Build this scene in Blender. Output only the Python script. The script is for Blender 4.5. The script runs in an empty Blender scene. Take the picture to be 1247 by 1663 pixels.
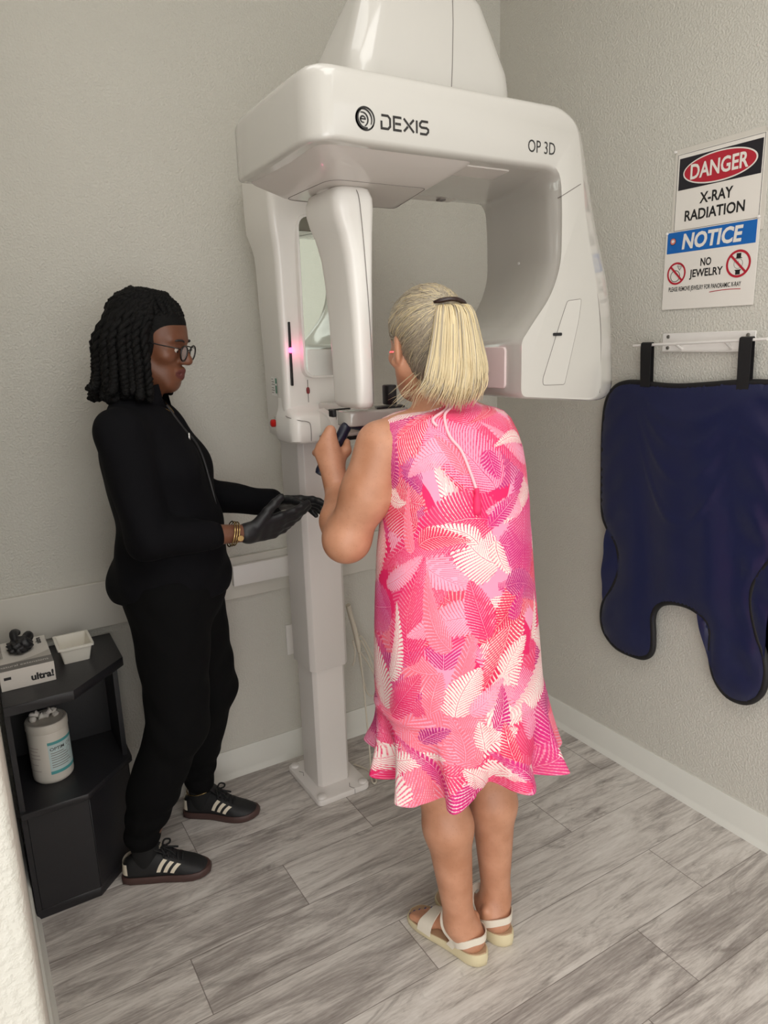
import bpy, bmesh, math, random
import numpy as np
from mathutils import Vector, Matrix, Euler
PI = math.pi
sc = bpy.context.scene
COL = sc.collection

# ------------------------------------------------------------------ camera
cam_d = bpy.data.cameras.new('camera'); cam = bpy.data.objects.new('camera', cam_d); COL.objects.link(cam)
yaw, pitch, roll = math.radians(30.885), math.radians(13.448), math.radians(-1.6916)
F = Vector((math.sin(yaw)*math.cos(pitch), math.cos(yaw)*math.cos(pitch), -math.sin(pitch)))
R0 = Vector((math.cos(yaw), -math.sin(yaw), 0)); U0 = R0.cross(F)
R = R0*math.cos(roll) + U0*math.sin(roll); U = U0*math.cos(roll) - R0*math.sin(roll)
cam.matrix_world = Matrix(((R.x, U.x, -F.x, -2.0125), (R.y, U.y, -F.y, -2.3923), (R.z, U.z, -F.z, 1.6), (0, 0, 0, 1)))
cam_d.sensor_fit = 'HORIZONTAL'; cam_d.sensor_width = 36.0; cam_d.lens = 1158.3/1247*36
cam_d.clip_start = 0.02; cam_d.clip_end = 50
sc.camera = cam

# ------------------------------------------------------------------ light
world = bpy.data.worlds.new('world'); sc.world = world; world.use_nodes = True
bg = world.node_tree.nodes['Background']
bg.inputs[0].default_value = (1.0, 0.992, 0.968, 1); bg.inputs[1].default_value = 1.66

def area(name, loc, target, sx, sy, power, col):
    d = bpy.data.lights.new(name, 'AREA'); d.shape = 'RECTANGLE'; d.size = sx; d.size_y = sy
    d.energy = power; d.color = col
    o = bpy.data.objects.new(name, d); COL.objects.link(o); o.location = loc
    o.rotation_euler = (Vector(target)-Vector(loc)).to_track_quat('-Z', 'Y').to_euler()
    return o
area('ceiling_light', (-1.5, -2.2, 2.97), (-1.5, -2.2001, 0), 1.2, 1.2, 13, (1.0, 0.992, 0.968))
area('side_fill', (-1.75, -1.0, 2.97), (-1.75, -1.0001, 0), 0.5, 0.9, 2.6, (1.0, 0.992, 0.968))  # added fill lamp, no known fixture; brightens the left-facing surfaces
area('doorway_light', (-3.0, -4.0, 1.3), (-0.8, -0.6, 1.2), 1.6, 1.8, 16, (1.0, 0.992, 0.968))

sc.view_settings.view_transform = 'Standard'; sc.view_settings.look = 'None'
sc.view_settings.gamma = 1; sc.view_settings.use_curve_mapping = False
sc.view_settings.exposure = 0.22
sc.cycles.diffuse_bounces = 8

# ------------------------------------------------------------------ helpers
def root_of(o):
    while o.parent: o = o.parent
    return o
def mesh(name, vf, mat, parent=None, smooth=True, angle=40, label=None):
    """links one mesh object; coordinates are given in the world"""
    v, f = vf
    off = Vector((0, 0, 0)) if parent is None else root_of(parent).location
    me = bpy.data.meshes.new(name)
    if isinstance(v, np.ndarray):
        v = (v - np.array(off)).tolist()
    else:
        v = [(p[0]-off.x, p[1]-off.y, p[2]-off.z) for p in v]
    me.from_pydata(v, [], f if isinstance(f, list) else f.tolist())
    me.update()
    o = bpy.data.objects.new(name, me); COL.objects.link(o)
    if mat is not None: me.materials.append(mat)
    if parent: o.parent = parent
    if smooth:
        me.shade_smooth()
        if angle < 180: me.set_sharp_from_angle(angle=math.radians(angle))
    if label: o['label'] = label
    return o
def thing(name, label, cat, loc, group=None):
    o = bpy.data.objects.new(name, None); COL.objects.link(o); o.location = loc
    o.empty_display_size = 0.05
    o['label'] = label; o['category'] = cat
    if group: o['group'] = group
    return o
def tag(o, label, cat, group=None):
    o['label'] = label; o['category'] = cat
    if group: o['group'] = group
    return o
def structure(o): o['kind'] = 'structure'; return o
def join(*parts):
    V, Fs = [], []
    for v, f in parts:
        n = len(V); V += [tuple(p) for p in v]; Fs += [tuple(i+n for i in q) for q in f]
    return V, Fs
def bm_out(bm):
    bm.verts.index_update()
    v = [tuple(p.co) for p in bm.verts]; f = [tuple(q.index for q in p.verts) for p in bm.faces]
    bm.free(); return v, f
def box(x0, x1, y0, y1, z0, z1, bev=0.0, seg=2):
    bm = bmesh.new(); bmesh.ops.create_cube(bm, size=1)
    for v in bm.verts:
        v.co = ((x0+x1)/2+v.co.x*(x1-x0), (y0+y1)/2+v.co.y*(y1-y0), (z0+z1)/2+v.co.z*(z1-z0))
    if bev > 0:
        bmesh.ops.bevel(bm, geom=list(bm.edges), offset=bev, segments=seg, affect='EDGES', profile=0.5)
    return bm_out(bm)
def prism(poly, axis, d0, d1, bev=0.0, seg=2, ang=25):
    """poly: 2D outline; axis 'x','y','z' = direction of extrusion"""
    def P(a, b, d):
        return {'x': (d, a, b), 'y': (a, d, b), 'z': (a, b, d)}[axis]
    bm = bmesh.new()
    lo = [bm.verts.new(P(a, b, d0)) for a, b in poly]; hi = [bm.verts.new(P(a, b, d1)) for a, b in poly]
    n = len(poly)
    bm.faces.new(lo); bm.faces.new(hi[::-1])
    for i in range(n): bm.faces.new((lo[i], hi[i], hi[(i+1) % n], lo[(i+1) % n]))
    bmesh.ops.recalc_face_normals(bm, faces=list(bm.faces))
    if bev > 0:
        ed = [e for e in bm.edges if len(e.link_faces) == 2 and e.calc_face_angle(0) > math.radians(ang)]
        bmesh.ops.bevel(bm, geom=ed, offset=bev, segments=seg, affect='EDGES', profile=0.5, clamp_overlap=True)
    return bm_out(bm)
def loft(rings, cap=True, closed=True):
    """rings: lists of 3D points, all the same length"""
    V, Fs = [], []; n = len(rings[0])
    for r in rings: V += [tuple(p) for p in r]
    for k in range(len(rings)-1):
        for i in range(n if closed else n-1):
            j = (i+1) % n
            Fs.append((k*n+i, k*n+j, (k+1)*n+j, (k+1)*n+i))
    if cap:
        Fs.append(tuple(range(n))[::-1]); Fs.append(tuple(range((len(rings)-1)*n, len(rings)*n)))
    bm = bmesh.new(); bv = [bm.verts.new(p) for p in V]
    for q in Fs:
        try: bm.faces.new([bv[i] for i in q])
        except ValueError: pass
    bmesh.ops.recalc_face_normals(bm, faces=list(bm.faces))
    return bm_out(bm)
def smooth_path(pts, n):
    """Catmull-Rom through pts, n samples"""
    P = [Vector(p) for p in pts]; P = [P[0]*2-P[1]] + P + [P[-1]*2-P[-2]]
    out = []; m = len(P)-3
    for i in range(n):
        t = i/(n-1)*m; k = min(int(t), m-1); t -= k
        a, b, c, d = P[k:k+4]
        out.append(0.5*((2*b)+(c-a)*t+(2*a-5*b+4*c-d)*t*t+(3*b-a-3*c+d)*t**3))
    return out
def tube(pts, rad, n=8, cap=True):
    P = [Vector(p) for p in pts]
    rad = rad if hasattr(rad, '__len__') else [rad]*len(P)
    t0 = (P[1]-P[0]).normalized(); nrm = t0.orthogonal().normalized(); V, Fs = [], []
    for i, p in enumerate(P):
        t = (P[min(i+1, len(P)-1)]-P[max(i-1, 0)]).normalized()
        nrm = (nrm-t*nrm.dot(t)).normalized(); b = t.cross(nrm)
        for k in range(n):
            a = 2*PI*k/n; V.append(tuple(p+(nrm*math.cos(a)+b*math.sin(a))*rad[i]))
    for i in range(len(P)-1):
        for k in range(n):
            j = (k+1) % n; Fs.append((i*n+k, i*n+j, (i+1)*n+j, (i+1)*n+k))
    if cap:
        Fs.append(tuple(range(n))[::-1]); Fs.append(tuple(range((len(P)-1)*n, len(P)*n)))
    return V, Fs
def lathe(prof, c, n=40, axis='z'):
    rings = []
    for r, h in prof:
        ring = []
        for k in range(n):
            a = 2*PI*k/n; u, w = r*math.cos(a), r*math.sin(a)
            ring.append({'z': (c[0]+u, c[1]+w, c[2]+h), 'y': (c[0]+u, c[1]+h, c[2]+w), 'x': (c[0]+h, c[1]+u, c[2]+w)}[axis])
        rings.append(ring)
    return loft(rings)
def rounded(poly, r, n=5):
    """round the corners of a 2D polygon; r one radius or one per corner"""
    out = []; m = len(poly); rr = r if hasattr(r, '__len__') else [r]*m
    for i in range(m):
        p = Vector(poly[i]); a = Vector(poly[i-1])-p; b = Vector(poly[(i+1) % m])-p
        q = min(rr[i], a.length*0.48, b.length*0.48)
        if q < 1e-5: out.append(tuple(p)); continue
        s, e = p+a.normalized()*q, p+b.normalized()*q
        for k in range(n+1):
            t = k/n; out.append(tuple(s*(1-t)**2+p*2*t*(1-t)+e*t*t))
    return out
def rrect(x0, x1, y0, y1, r, n=5):
    return rounded([(x0, y0), (x1, y0), (x1, y1), (x0, y1)], r, n)
def text_vf(body, size, frame, bold=0.0, xs=1.0, shear=0.0, depth=0.0004, spacing=1.0, fit=None):
    """letters as a mesh; frame = (origin, right, up) ; origin = centre of the text; fit = total width"""
    cu = bpy.data.curves.new('t', 'FONT'); cu.body = body; cu.size = size; cu.offset = bold; cu.shear = shear
    cu.space_character = spacing
    cu.align_x = 'CENTER'; cu.align_y = 'CENTER'; cu.resolution_u = 3
    o = bpy.data.objects.new('t', cu); COL.objects.link(o)
    dg = bpy.context.evaluated_depsgraph_get(); dg.update()
    me = bpy.data.meshes.new_from_object(o.evaluated_get(dg))
    v = np.array([tuple(p.co) for p in me.vertices]); f = [tuple(p.vertices) for p in me.polygons]
    bpy.data.objects.remove(o); bpy.data.curves.remove(cu); bpy.data.meshes.remove(me)
    c = (v.min(0)+v.max(0))/2; v = v-c
    if fit: xs = fit/(v[:, 0].max()-v[:, 0].min())
    O, X, Y = map(Vector, frame); N = X.cross(Y)
    out = [tuple(O+X*p[0]*xs+Y*p[1]+N*depth) for p in v]
    return out, f
def strokes_vf(lines, w, frame, depth=0.0005):
    """flat lettering made of mitred strokes; lines in text units"""
    O, X, Y = map(Vector, frame); N = X.cross(Y); V, Fs = [], []
    for ln in lines:
        P = [Vector(p) for p in ln]; n = len(V)//2*2; base = len(V)
        for i, p in enumerate(P):
            d1 = (P[i]-P[i-1]).normalized() if i else (P[1]-P[0]).normalized()
            d2 = (P[i+1]-P[i]).normalized() if i < len(P)-1 else d1
            t = d1+d2; t = t.normalized() if t.length > 1e-6 else d1
            m = Vector((-t.y, t.x)); k = w/2/max(0.5, m.dot(Vector((-d1.y, d1.x))))
            for s in (1, -1):
                q = p+m*k*s; V.append(tuple(O+X*q.x+Y*q.y+N*depth))
        for i in range(len(P)-1):
            a = base+2*i; Fs.append((a, a+1, a+3, a+2))
    return V, Fs

# ------------------------------------------------------------------ materials
def nt_mat(name):
    m = bpy.data.materials.new(name); m.use_nodes = True
    return m, m.node_tree, m.node_tree.nodes['Principled BSDF']
def srgb(r, g, b):
    f = lambda c: (c/255/12.92) if c/255 <= 0.04045 else ((c/255+0.055)/1.055)**2.4
    return (f(r), f(g), f(b), 1)
def plain(name, rgb, rough=0.5, metal=0.0, noise=0.06, scale=40, bump=0.0, coat=0.0, spec=0.5, emit=0, bscale=None, sheen=0):
    m, nt, b = nt_mat(name)
    c = srgb(*rgb)
    tc = nt.nodes.new('ShaderNodeTexCoord'); nz = nt.nodes.new('ShaderNodeTexNoise')
    nz.inputs['Scale'].default_value = scale; nz.inputs['Detail'].default_value = 4
    nt.links.new(tc.outputs['Object'], nz.inputs['Vector'])
    mx = nt.nodes.new('ShaderNodeMix'); mx.data_type = 'RGBA'
    mx.inputs[6].default_value = tuple(x*(1-noise) for x in c[:3])+(1,)
    mx.inputs[7].default_value = tuple(min(1, x*(1+noise)) for x in c[:3])+(1,)
    nt.links.new(nz.outputs['Fac'], mx.inputs[0]); nt.links.new(mx.outputs[2], b.inputs['Base Color'])
    b.inputs['Roughness'].default_value = rough; b.inputs['Metallic'].default_value = metal
    b.inputs['Coat Weight'].default_value = coat; b.inputs['Coat Roughness'].default_value = 0.06
    b.inputs['Specular IOR Level'].default_value = spec
    if sheen: b.inputs['Sheen Weight'].default_value = sheen
    if emit:
        b.inputs['Emission Color'].default_value = c; b.inputs['Emission Strength'].default_value = emit
    if bump:
        n2 = nt.nodes.new('ShaderNodeTexNoise'); n2.inputs['Scale'].default_value = bscale or scale*6; n2.inputs['Detail'].default_value = 3
        nt.links.new(tc.outputs['Object'], n2.inputs['Vector'])
        bp = nt.nodes.new('ShaderNodeBump'); bp.inputs['Strength'].default_value = bump; bp.inputs['Distance'].default_value = 0.004
        nt.links.new(n2.outputs['Fac'], bp.inputs['Height']); nt.links.new(bp.outputs['Normal'], b.inputs['Normal'])
    return m
def wall_mat(name, rgb, scale, strength):
    m, nt, b = nt_mat(name); c = srgb(*rgb)
    geo = nt.nodes.new('ShaderNodeNewGeometry')
    n1 = nt.nodes.new('ShaderNodeTexNoise'); n1.inputs['Scale'].default_value = scale; n1.inputs['Detail'].default_value = 3; n1.inputs['Roughness'].default_value = 0.55
    n2 = nt.nodes.new('ShaderNodeTexNoise'); n2.inputs['Scale'].default_value = 3; n2.inputs['Detail'].default_value = 3
    for n in (n1, n2): nt.links.new(geo.outputs['Position'], n.inputs['Vector'])
    rp = nt.nodes.new('ShaderNodeValToRGB'); rp.color_ramp.elements[0].position = 0.40; rp.color_ramp.elements[1].position = 0.66
    nt.links.new(n1.outputs['Fac'], rp.inputs[0])
    bp = nt.nodes.new('ShaderNodeBump'); bp.inputs['Strength'].default_value = strength; bp.inputs['Distance'].default_value = 0.004
    nt.links.new(rp.outputs[0], bp.inputs['Height']); nt.links.new(bp.outputs['Normal'], b.inputs['Normal'])
    mx = nt.nodes.new('ShaderNodeMix'); mx.data_type = 'RGBA'
    mx.inputs[6].default_value = tuple(x*0.965 for x in c[:3])+(1,); mx.inputs[7].default_value = tuple(x*1.03 for x in c[:3])+(1,)
    nt.links.new(n2.outputs['Fac'], mx.inputs[0]); nt.links.new(mx.outputs[2], b.inputs['Base Color'])
    b.inputs['Roughness'].default_value = 0.55; b.inputs['Specular IOR Level'].default_value = 0.35
    return m
def floor_mat():
    m, nt, b = nt_mat('vinyl_planks'); L = nt.links.new
    def math_(op, a, c=None, d=None):
        n = nt.nodes.new('ShaderNodeMath'); n.operation = op
        for i, s in enumerate((a, c, d)):
            if s is None: continue
            if isinstance(s, (int, float)): n.inputs[i].default_value = s
            else: L(s, n.inputs[i])
        return n.outputs[0]
    geo = nt.nodes.new('ShaderNodeNewGeometry'); sp = nt.nodes.new('ShaderNodeSeparateXYZ'); L(geo.outputs['Position'], sp.inputs[0])
    x, y = sp.outputs[0], sp.outputs[1]
    W, LEN = 0.1935, 1.22
    ry = math_('DIVIDE', math_('ADD', y, 1.13+10*W), W); row = math_('FLOOR', ry); fy = math_('FRACT', ry)
    h = math_('FRACT', math_('MULTIPLY', math_('SINE', math_('MULTIPLY', row, HASH_A)), 43.7585))
    rx = math_('ADD', math_('DIVIDE', math_('ADD', x, 9.76), LEN), h); colx = math_('FLOOR', rx); fx = math_('FRACT', rx)
    cb = nt.nodes.new('ShaderNodeCombineXYZ'); L(row, cb.inputs[0]); L(colx, cb.inputs[1])
    wn = nt.nodes.new('ShaderNodeTexWhiteNoise'); wn.noise_dimensions = '2D'; L(cb.outputs[0], wn.inputs['Vector'])
    sc2 = nt.nodes.new('ShaderNodeSeparateColor'); L(wn.outputs['Color'], sc2.inputs[0])
    # grain stretched along x, shifted for every plank
    def grain(sx, sy, detail, dist=0.0, rough=0.6):
        c = nt.nodes.new('ShaderNodeCombineXYZ'); L(math_('MULTIPLY_ADD', x, sx, math_('MULTIPLY', sc2.outputs[0], 37.0)), c.inputs[0])
        L(math_('MULTIPLY_ADD', y, sy, math_('MULTIPLY', sc2.outputs[1], 53.0)), c.inputs[1])
        n = nt.nodes.new('ShaderNodeTexNoise'); n.inputs['Scale'].default_value = 1; n.inputs['Detail'].default_value = detail
        n.inputs['Distortion'].default_value = dist; n.inputs['Roughness'].default_value = rough; L(c.outputs[0], n.inputs['Vector']); return n.outputs['Fac']
    g1 = grain(2.2, 13, 6, 1.2, 0.68); g2 = grain(9, 170, 3); g3 = grain(2.6, 11, 5, 2.2, 0.66); g4 = grain(40, 620, 2)
    r = nt.nodes.new('ShaderNodeValToRGB'); e = r.color_ramp.elements
    e[0].position = 0.26; e[0].color = srgb(122, 115, 110); e[1].position = 0.76; e[1].color = srgb(232, 228, 223)
    k = e.new(0.42); k.color = srgb(166, 159, 154); k = e.new(0.54); k.color = srgb(204, 198, 192)
    t = math_('ADD', math_('MULTIPLY', g1, 0.62), math_('ADD', math_('MULTIPLY', g2, 0.22), math_('MULTIPLY', g4, 0.16)))
    t = math_('ADD', math_('MULTIPLY_ADD', math_('SUBTRACT', t, 0.5), 1.22, 0.5), math_('MULTIPLY', math_('SUBTRACT', sc2.outputs[2], 0.5), 0.11))
    L(t, r.inputs[0])
    # darker knots and weathered streaks
    r2 = nt.nodes.new('ShaderNodeValToRGB'); r2.color_ramp.elements[0].position = 0.57; r2.color_ramp.elements[1].position = 0.74
    L(g3, r2.inputs[0])
    mx = nt.nodes.new('ShaderNodeMix'); mx.data_type = 'RGBA'; mx.inputs[7].default_value = srgb(104, 96, 91)
    L(math_('MULTIPLY', r2.outputs[0], 0.70), mx.inputs[0]); L(r.outputs[0], mx.inputs[6])
    sy = math_('LESS_THAN', math_('MINIMUM', fy, math_('SUBTRACT', 1, fy)), 0.006)
    sx = math_('LESS_THAN', math_('MINIMUM', fx, math_('SUBTRACT', 1, fx)), 0.0011)
    seam = math_('MAXIMUM', sy, sx)
    m2 = nt.nodes.new('ShaderNodeMix'); m2.data_type = 'RGBA'; m2.inputs[7].default_value = srgb(96, 86, 80)
    L(math_('MULTIPLY', seam, 0.7), m2.inputs[0]); L(mx.outputs[2], m2.inputs[6]); L(m2.outputs[2], b.inputs['Base Color'])
    bp = nt.nodes.new('ShaderNodeBump'); bp.inputs['Strength'].default_value = 0.12; bp.inputs['Distance'].default_value = 0.002
    L(math_('SUBTRACT', g2, math_('MULTIPLY', seam, 1.5)), bp.inputs['Height']); L(bp.outputs['Normal'], b.inputs['Normal'])
    b.inputs['Roughness'].default_value = 0.46; b.inputs['Specular IOR Level'].default_value = 0.4
    return m
HASH_A = 42.9706
# ------------------------------------------------------------------ materials used
M_wall = wall_mat('wall_paint', (203, 200, 191), 150, 0.45)
M_wall_near = wall_mat('wall_paint_near', (203, 200, 191), 90, 0.35)
M_rail = plain('rail_paint', (203, 199, 190), 0.5, noise=0.03, scale=4)
M_base = plain('baseboard_vinyl', (216, 215, 208), 0.4, noise=0.03, scale=5)
M_ceil = plain('ceiling_paint', (228, 225, 218), 0.8)
M_floor = floor_mat()
M_shell = plain('gloss_white_shell_dimmed', (195, 192, 186), 0.16, noise=0.012, scale=3, coat=0.6, spec=0.5)  # shell colour darkened to offset the strong light on the beam
M_shell2 = plain('satin_white_shell_lifted', (234, 231, 226), 0.3, noise=0.015, scale=4, coat=0.2)  # lighter shell colour, makes up for weaker light on the sensor
M_inner = plain('warm_grey_shell', (208, 201, 196), 0.28, noise=0.02, scale=4, coat=0.3)
M_col = plain('painted_steel', (224, 219, 215), 0.36, noise=0.015, scale=6)
M_steel_w = plain('white_steel', (226, 222, 218), 0.4, noise=0.02, scale=12)
M_mirror = plain('mirror_silver', (214, 222, 214), 0.02, metal=1.0, noise=0.0)
M_black = plain('black_plastic', (22, 22, 25), 0.35, noise=0.1)
M_seam = plain('seam_shadow_gap', (120, 114, 110), 0.6, noise=0.05)
M_navyplastic = plain('dark_blue_plastic', (27, 30, 50), 0.32, noise=0.08)
M_red = plain('red_plastic', (190, 34, 30), 0.3, noise=0.06)
M_yellow = plain('yellow_plastic', (196, 170, 60), 0.4, noise=0.06)
M_ink = plain('black_ink', (26, 25, 26), 0.45, noise=0.1)
M_logo = plain('grey_black_print', (40, 38, 38), 0.4, noise=0.08)
M_paper = plain('laminated_paper', (226, 221, 214), 0.28, noise=0.015, scale=10)
M_lam = plain('laminate_border', (208, 203, 194), 0.25, noise=0.02, scale=10)
M_signblack = plain('sign_black', (30, 28, 36), 0.3, noise=0.08)
M_signred = plain('sign_red', (176, 34, 52), 0.3, noise=0.05)
M_signblue = plain('sign_blue', (22, 98, 176), 0.3, noise=0.04)
M_screw = plain('screw_steel', (150, 148, 144), 0.3, metal=0.9, noise=0.1)
M_cable = plain('cable_ivory', (206, 198, 182), 0.5, noise=0.04)
M_cab = plain('black_laminate', (33, 32, 35), 0.42, noise=0.12, scale=30, bump=0.08)

# ------------------------------------------------------------------ setting
XL = -2.0195
structure(mesh('floor', box(-4.5, 0, -5.0, 0, -0.05, 0), M_floor, smooth=False))
structure(mesh('wall_back', box(XL-0.4, 0.1, 0, 0.1, 0, 3.0), M_wall, smooth=False))
structure(mesh('wall_right', box(0, 0.1, -5.0, 0, 0, 3.0), M_wall, smooth=False))
NE = -1.62
structure(mesh('wall_left', prism(rounded([(XL-0.11, 0), (XL, 0), (XL, NE), (XL-1.6, NE), (XL-1.6, NE+0.11), (XL-0.11, NE+0.11)], [0, 0, 0.014, 0, 0, 0]), 'z', 0, 3.0), M_wall_near))
structure(mesh('ceiling', box(-4.5, 0.1, -5.0, 0.1, 3.0, 3.1), M_ceil, smooth=False))
def base_profile(s=1):
    return [(0, 0), (0.020, 0), (0.017, 0.008), (0.0105, 0.016), (0.0085, 0.024), (0.0085, 0.108), (0.006, 0.1125), (0, 0.1125)]
def baseboard(name, path, mat=M_base):
    """path: 2D points on the wall face; profile grows to the left of the walk"""
    rings = []
    P = [Vector(p) for p in path]
    for i, p in enumerate(P):
        d1 = (P[i]-P[i-1]).normalized() if i else (P[1]-P[0]).normalized()
        d2 = (P[i+1]-P[i]).normalized() if i < len(P)-1 else d1
        n1, n2 = Vector((-d1.y, d1.x)), Vector((-d2.y, d2.x)); m = n1+n2; m = m/m.dot(n1)
        rings.append([(p.x+m.x*a, p.y+m.y*a, b) for a, b in base_profile()])
    structure(mesh(name, loft(rings), mat, smooth=True, angle=35))
baseboard('baseboard_back', [(-0.0, 0), (XL, 0)])
baseboard('baseboard_right', [(0, -4.5), (0, 0)])
baseboard('baseboard_left', [(XL, 0), (XL, NE), (XL-1.5, NE)])
# chair rail panel on the back wall
structure(mesh('trim_1', box(XL, 0, -0.016, 0, 0.7085, 0.8640, 0.002, 1), M_rail, smooth=False))

# ------------------------------------------------------------------ wall things
br = thing('mounting_bracket', 'white steel mounting bracket screwed to the chair rail behind the machine column', 'bracket', (-1.0, -0.016, 0.76))
mesh('bracket_plate', box(-1.236, -0.752, -0.038, -0.0165, 0.762, 0.838, 0.004), M_steel_w, br)
for x in (-1.01, -0.78):
    mesh('screw_head', lathe([(0.0, -0.005), (0.006, -0.004), (0.0075, 0)], (x, -0.038, 0.815), 16, 'y'), M_screw, br)
    
op = thing('network_outlet', 'white wall plate with a red and a black jack behind the column', 'outlet', (-1.0, 0, 0.494))
mesh('wall_plate', box(-1.037, -0.962, -0.007, -0.0005, 0.434, 0.556, 0.003), M_steel_w, op)
mesh('red_jack', box(-1.009, -0.991, -0.012, -0.006, 0.503, 0.519, 0.002), M_red, op, label='red jack')
mesh('black_jack', box(-1.008, -0.988, -0.0105, -0.006, 0.470, 0.486, 0.002), M_black, op, label='black jack')
mesh('screw_head', lathe([(0, -0.0025), (0.003, -0.002), (0.0035, 0)], (-1.0, -0.007, 0.546), 12, 'y'), M_screw, op)
nc = thing('network_cable', 'thin grey cable plugged in the wall plate left of the column', 'cable', (-0.998, -0.03, 0.45))
mesh('cable_cord', tube(smooth_path([(-0.998, -0.016, 0.466), (-0.999, -0.034, 0.440), (-0.998, -0.042, 0.36), (-0.999, -0.042, 0.24), (-0.985, -0.046, 0.12), (-0.96, -0.06, 0.03), (-0.94, -0.07, 0.0062)], 40), 0.0026, 8), plain('cable_grey', (120, 113, 102), 0.5), nc)
mesh('plug', box(-1.004, -0.992, -0.026, -0.011, 0.455, 0.471, 0.002), M_cable, nc)

cc = thing('cable_bundle', 'ivory cables hanging in loops right of the machine column', 'cable', (-0.80, -0.08, 0.45))
def wp(x, z, y=-0.07): return (x, y, z)
mesh('cable_trunk', tube(smooth_path([(-0.815, -0.10, 0.62), (-0.800, -0.09, 0.57), (-0.785, -0.09, 0.51), (-0.772, -0.085, 0.45), (-0.766, -0.085, 0.405)], 24), [0.010]*20+[0.009, 0.008, 0.007, 0.006], 10), M_cable, cc)
for pts, r in (([(-0.772, -0.085, 0.47), (-0.745, -0.075, 0.46), (-0.70, -0.07, 0.37), (-0.675, -0.07, 0.29), (-0.665, -0.07, 0.255)], 0.0035),
               ([(-0.772, -0.09, 0.45), (-0.750, -0.08, 0.445), (-0.71, -0.075, 0.35), (-0.69, -0.075, 0.24), (-0.70, -0.075, 0.195), (-0.735, -0.08, 0.22), (-0.758, -0.085, 0.32), (-0.768, -0.085, 0.40)], 0.0035),
               ([(-0.77, -0.085, 0.42), (-0.72, -0.08, 0.335), (-0.688, -0.075, 0.26), (-0.690, -0.075, 0.20), (-0.715, -0.08, 0.195)], 0.0032),
               ([(-0.80, -0.10, 0.47), (-0.79, -0.095, 0.42), (-0.797, -0.10, 0.385), (-0.812, -0.11, 0.37)], 0.0035),
               ([(-0.766, -0.09, 0.41), (-0.772, -0.12, 0.30), (-0.785, -0.16, 0.16), (-0.81, -0.22, 0.05), (-0.845, -0.285, 0.008), (-0.868, -0.335, 0.006), (-0.864, -0.350, 0.006), (-0.850, -0.330, 0.006), (-0.845, -0.26, 0.006), (-0.87, -0.2, 0.006)], 0.0034)):
    mesh('cable_loop', tube(smooth_path(pts, 60), r, 8), M_cable, cc)

# ------------------------------------------------------------------ signs on the right wall (face looks to -x; right in the photo = -y)
def wall_frame(y, z, d=0.0): return (Vector((-d, y, z)), Vector((0, -1, 0)), Vector((0, 0, 1)))
def wrect(y0, y1, z0, z1, d, th=0.0006): return box(-d, -d+th, min(y0, y1), max(y0, y1), z0, z1)
def ellipse(cy, cz, a, b, d, n=64, th=0.0004, tilt=0):
    return prism([(cy+a*math.cos(2*PI*k/n), cz+b*math.sin(2*PI*k/n)) for k in range(n)], 'x', -d, -d+th)
def ring(cy, cz, r0, r1, d, n=64):
    V, Fs = [], []
    for k in range(n):
        a = 2*PI*k/n
        for r in (r0, r1): V.append((-d, cy+r*math.cos(a), cz+r*math.sin(a)))
    for k in range(n):
        j = (k+1) % n; Fs.append((2*k, 2*j, 2*j+1, 2*k+1))
    return V, Fs
def frame_lines(y0, y1, z0, z1, w, d):
    return join(wrect(y0, y1, z0, z0+w, d), wrect(y0, y1, z1-w, z1, d), wrect(y0, y0-w, z0, z1, d), wrect(y1+w, y1, z0, z1, d))
sg = thing('warning_sign', 'laminated DANGER X-RAY RADIATION sign with red oval on the right wall', 'sign', (-0.002, -0.985, 1.89))
mesh('laminate_sheet', box(-0.0022, -0.0006, -1.135, -0.832, 1.875, 2.142, 0.0005, 1), M_lam, sg, label='clear laminate border')
mesh('paper', wrect(-0.842, -1.122, 1.905, 2.127, 0.0028), M_paper, sg)
mesh('border_line', frame_lines(-0.843, -1.120, 1.9065, 2.125, 0.0009, 0.0034), M_ink, sg)
mesh('header_panel', wrect(-0.850, -1.115, 2.023, 2.113, 0.0034), M_signblack, sg, label='black header panel')
mesh('oval_rim', ellipse(-0.984, 2.068, 0.119, 0.0425, 0.0040), M_paper, sg, label='white oval rim')
mesh('oval', ellipse(-0.984, 2.068, 0.1145, 0.0385, 0.0046), M_signred, sg, label='red oval')
mesh('lettering', text_vf('DANGER', 0.058, wall_frame(-0.984, 2.068, 0.0048), bold=0.0014, fit=0.186), M_paper, sg, smooth=False, label='white word DANGER')
mesh('lettering', text_vf('X-RAY', 0.042, wall_frame(-0.981, 1.990, 0.0030), bold=0.0010, fit=0.108), M_ink, sg, smooth=False)
mesh('lettering', text_vf('RADIATION', 0.042, wall_frame(-0.977, 1.946, 0.0030), bold=0.0010, fit=0.196), M_ink, sg, smooth=False)
def pin(y, z, par):
    mesh('pushpin', lathe([(0, -0.010), (0.004, -0.009), (0.0045, -0.004), (0.0028, -0.002), (0.0025, 0.001)], (-0.0022, y, z), 12, 'x'), M_steel_w, par)
pin(-0.836, 2.135, sg); pin(-1.130, 2.137, sg)
ns = thing('notice_sign', 'paper NOTICE NO JEWELRY sign with blue header below the danger sign', 'sign', (-0.004, -0.97, 1.67))
mesh('paper', box(-0.0062, -0.0044, -1.1275, -0.818, 1.672, 1.905, 0.0004, 1), M_paper, ns)
mesh('header_panel', wrect(-0.825, -1.119, 1.841, 1.903, 0.0068), M_signblue, ns, label='blue header panel')
mesh('lettering', text_vf('NOTICE', 0.060, wall_frame(-0.979, 1.872, 0.0070), bold=0.0021, shear=0.12, fit=0.200), M_paper, ns, smooth=False, label='white word NOTICE')
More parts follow.
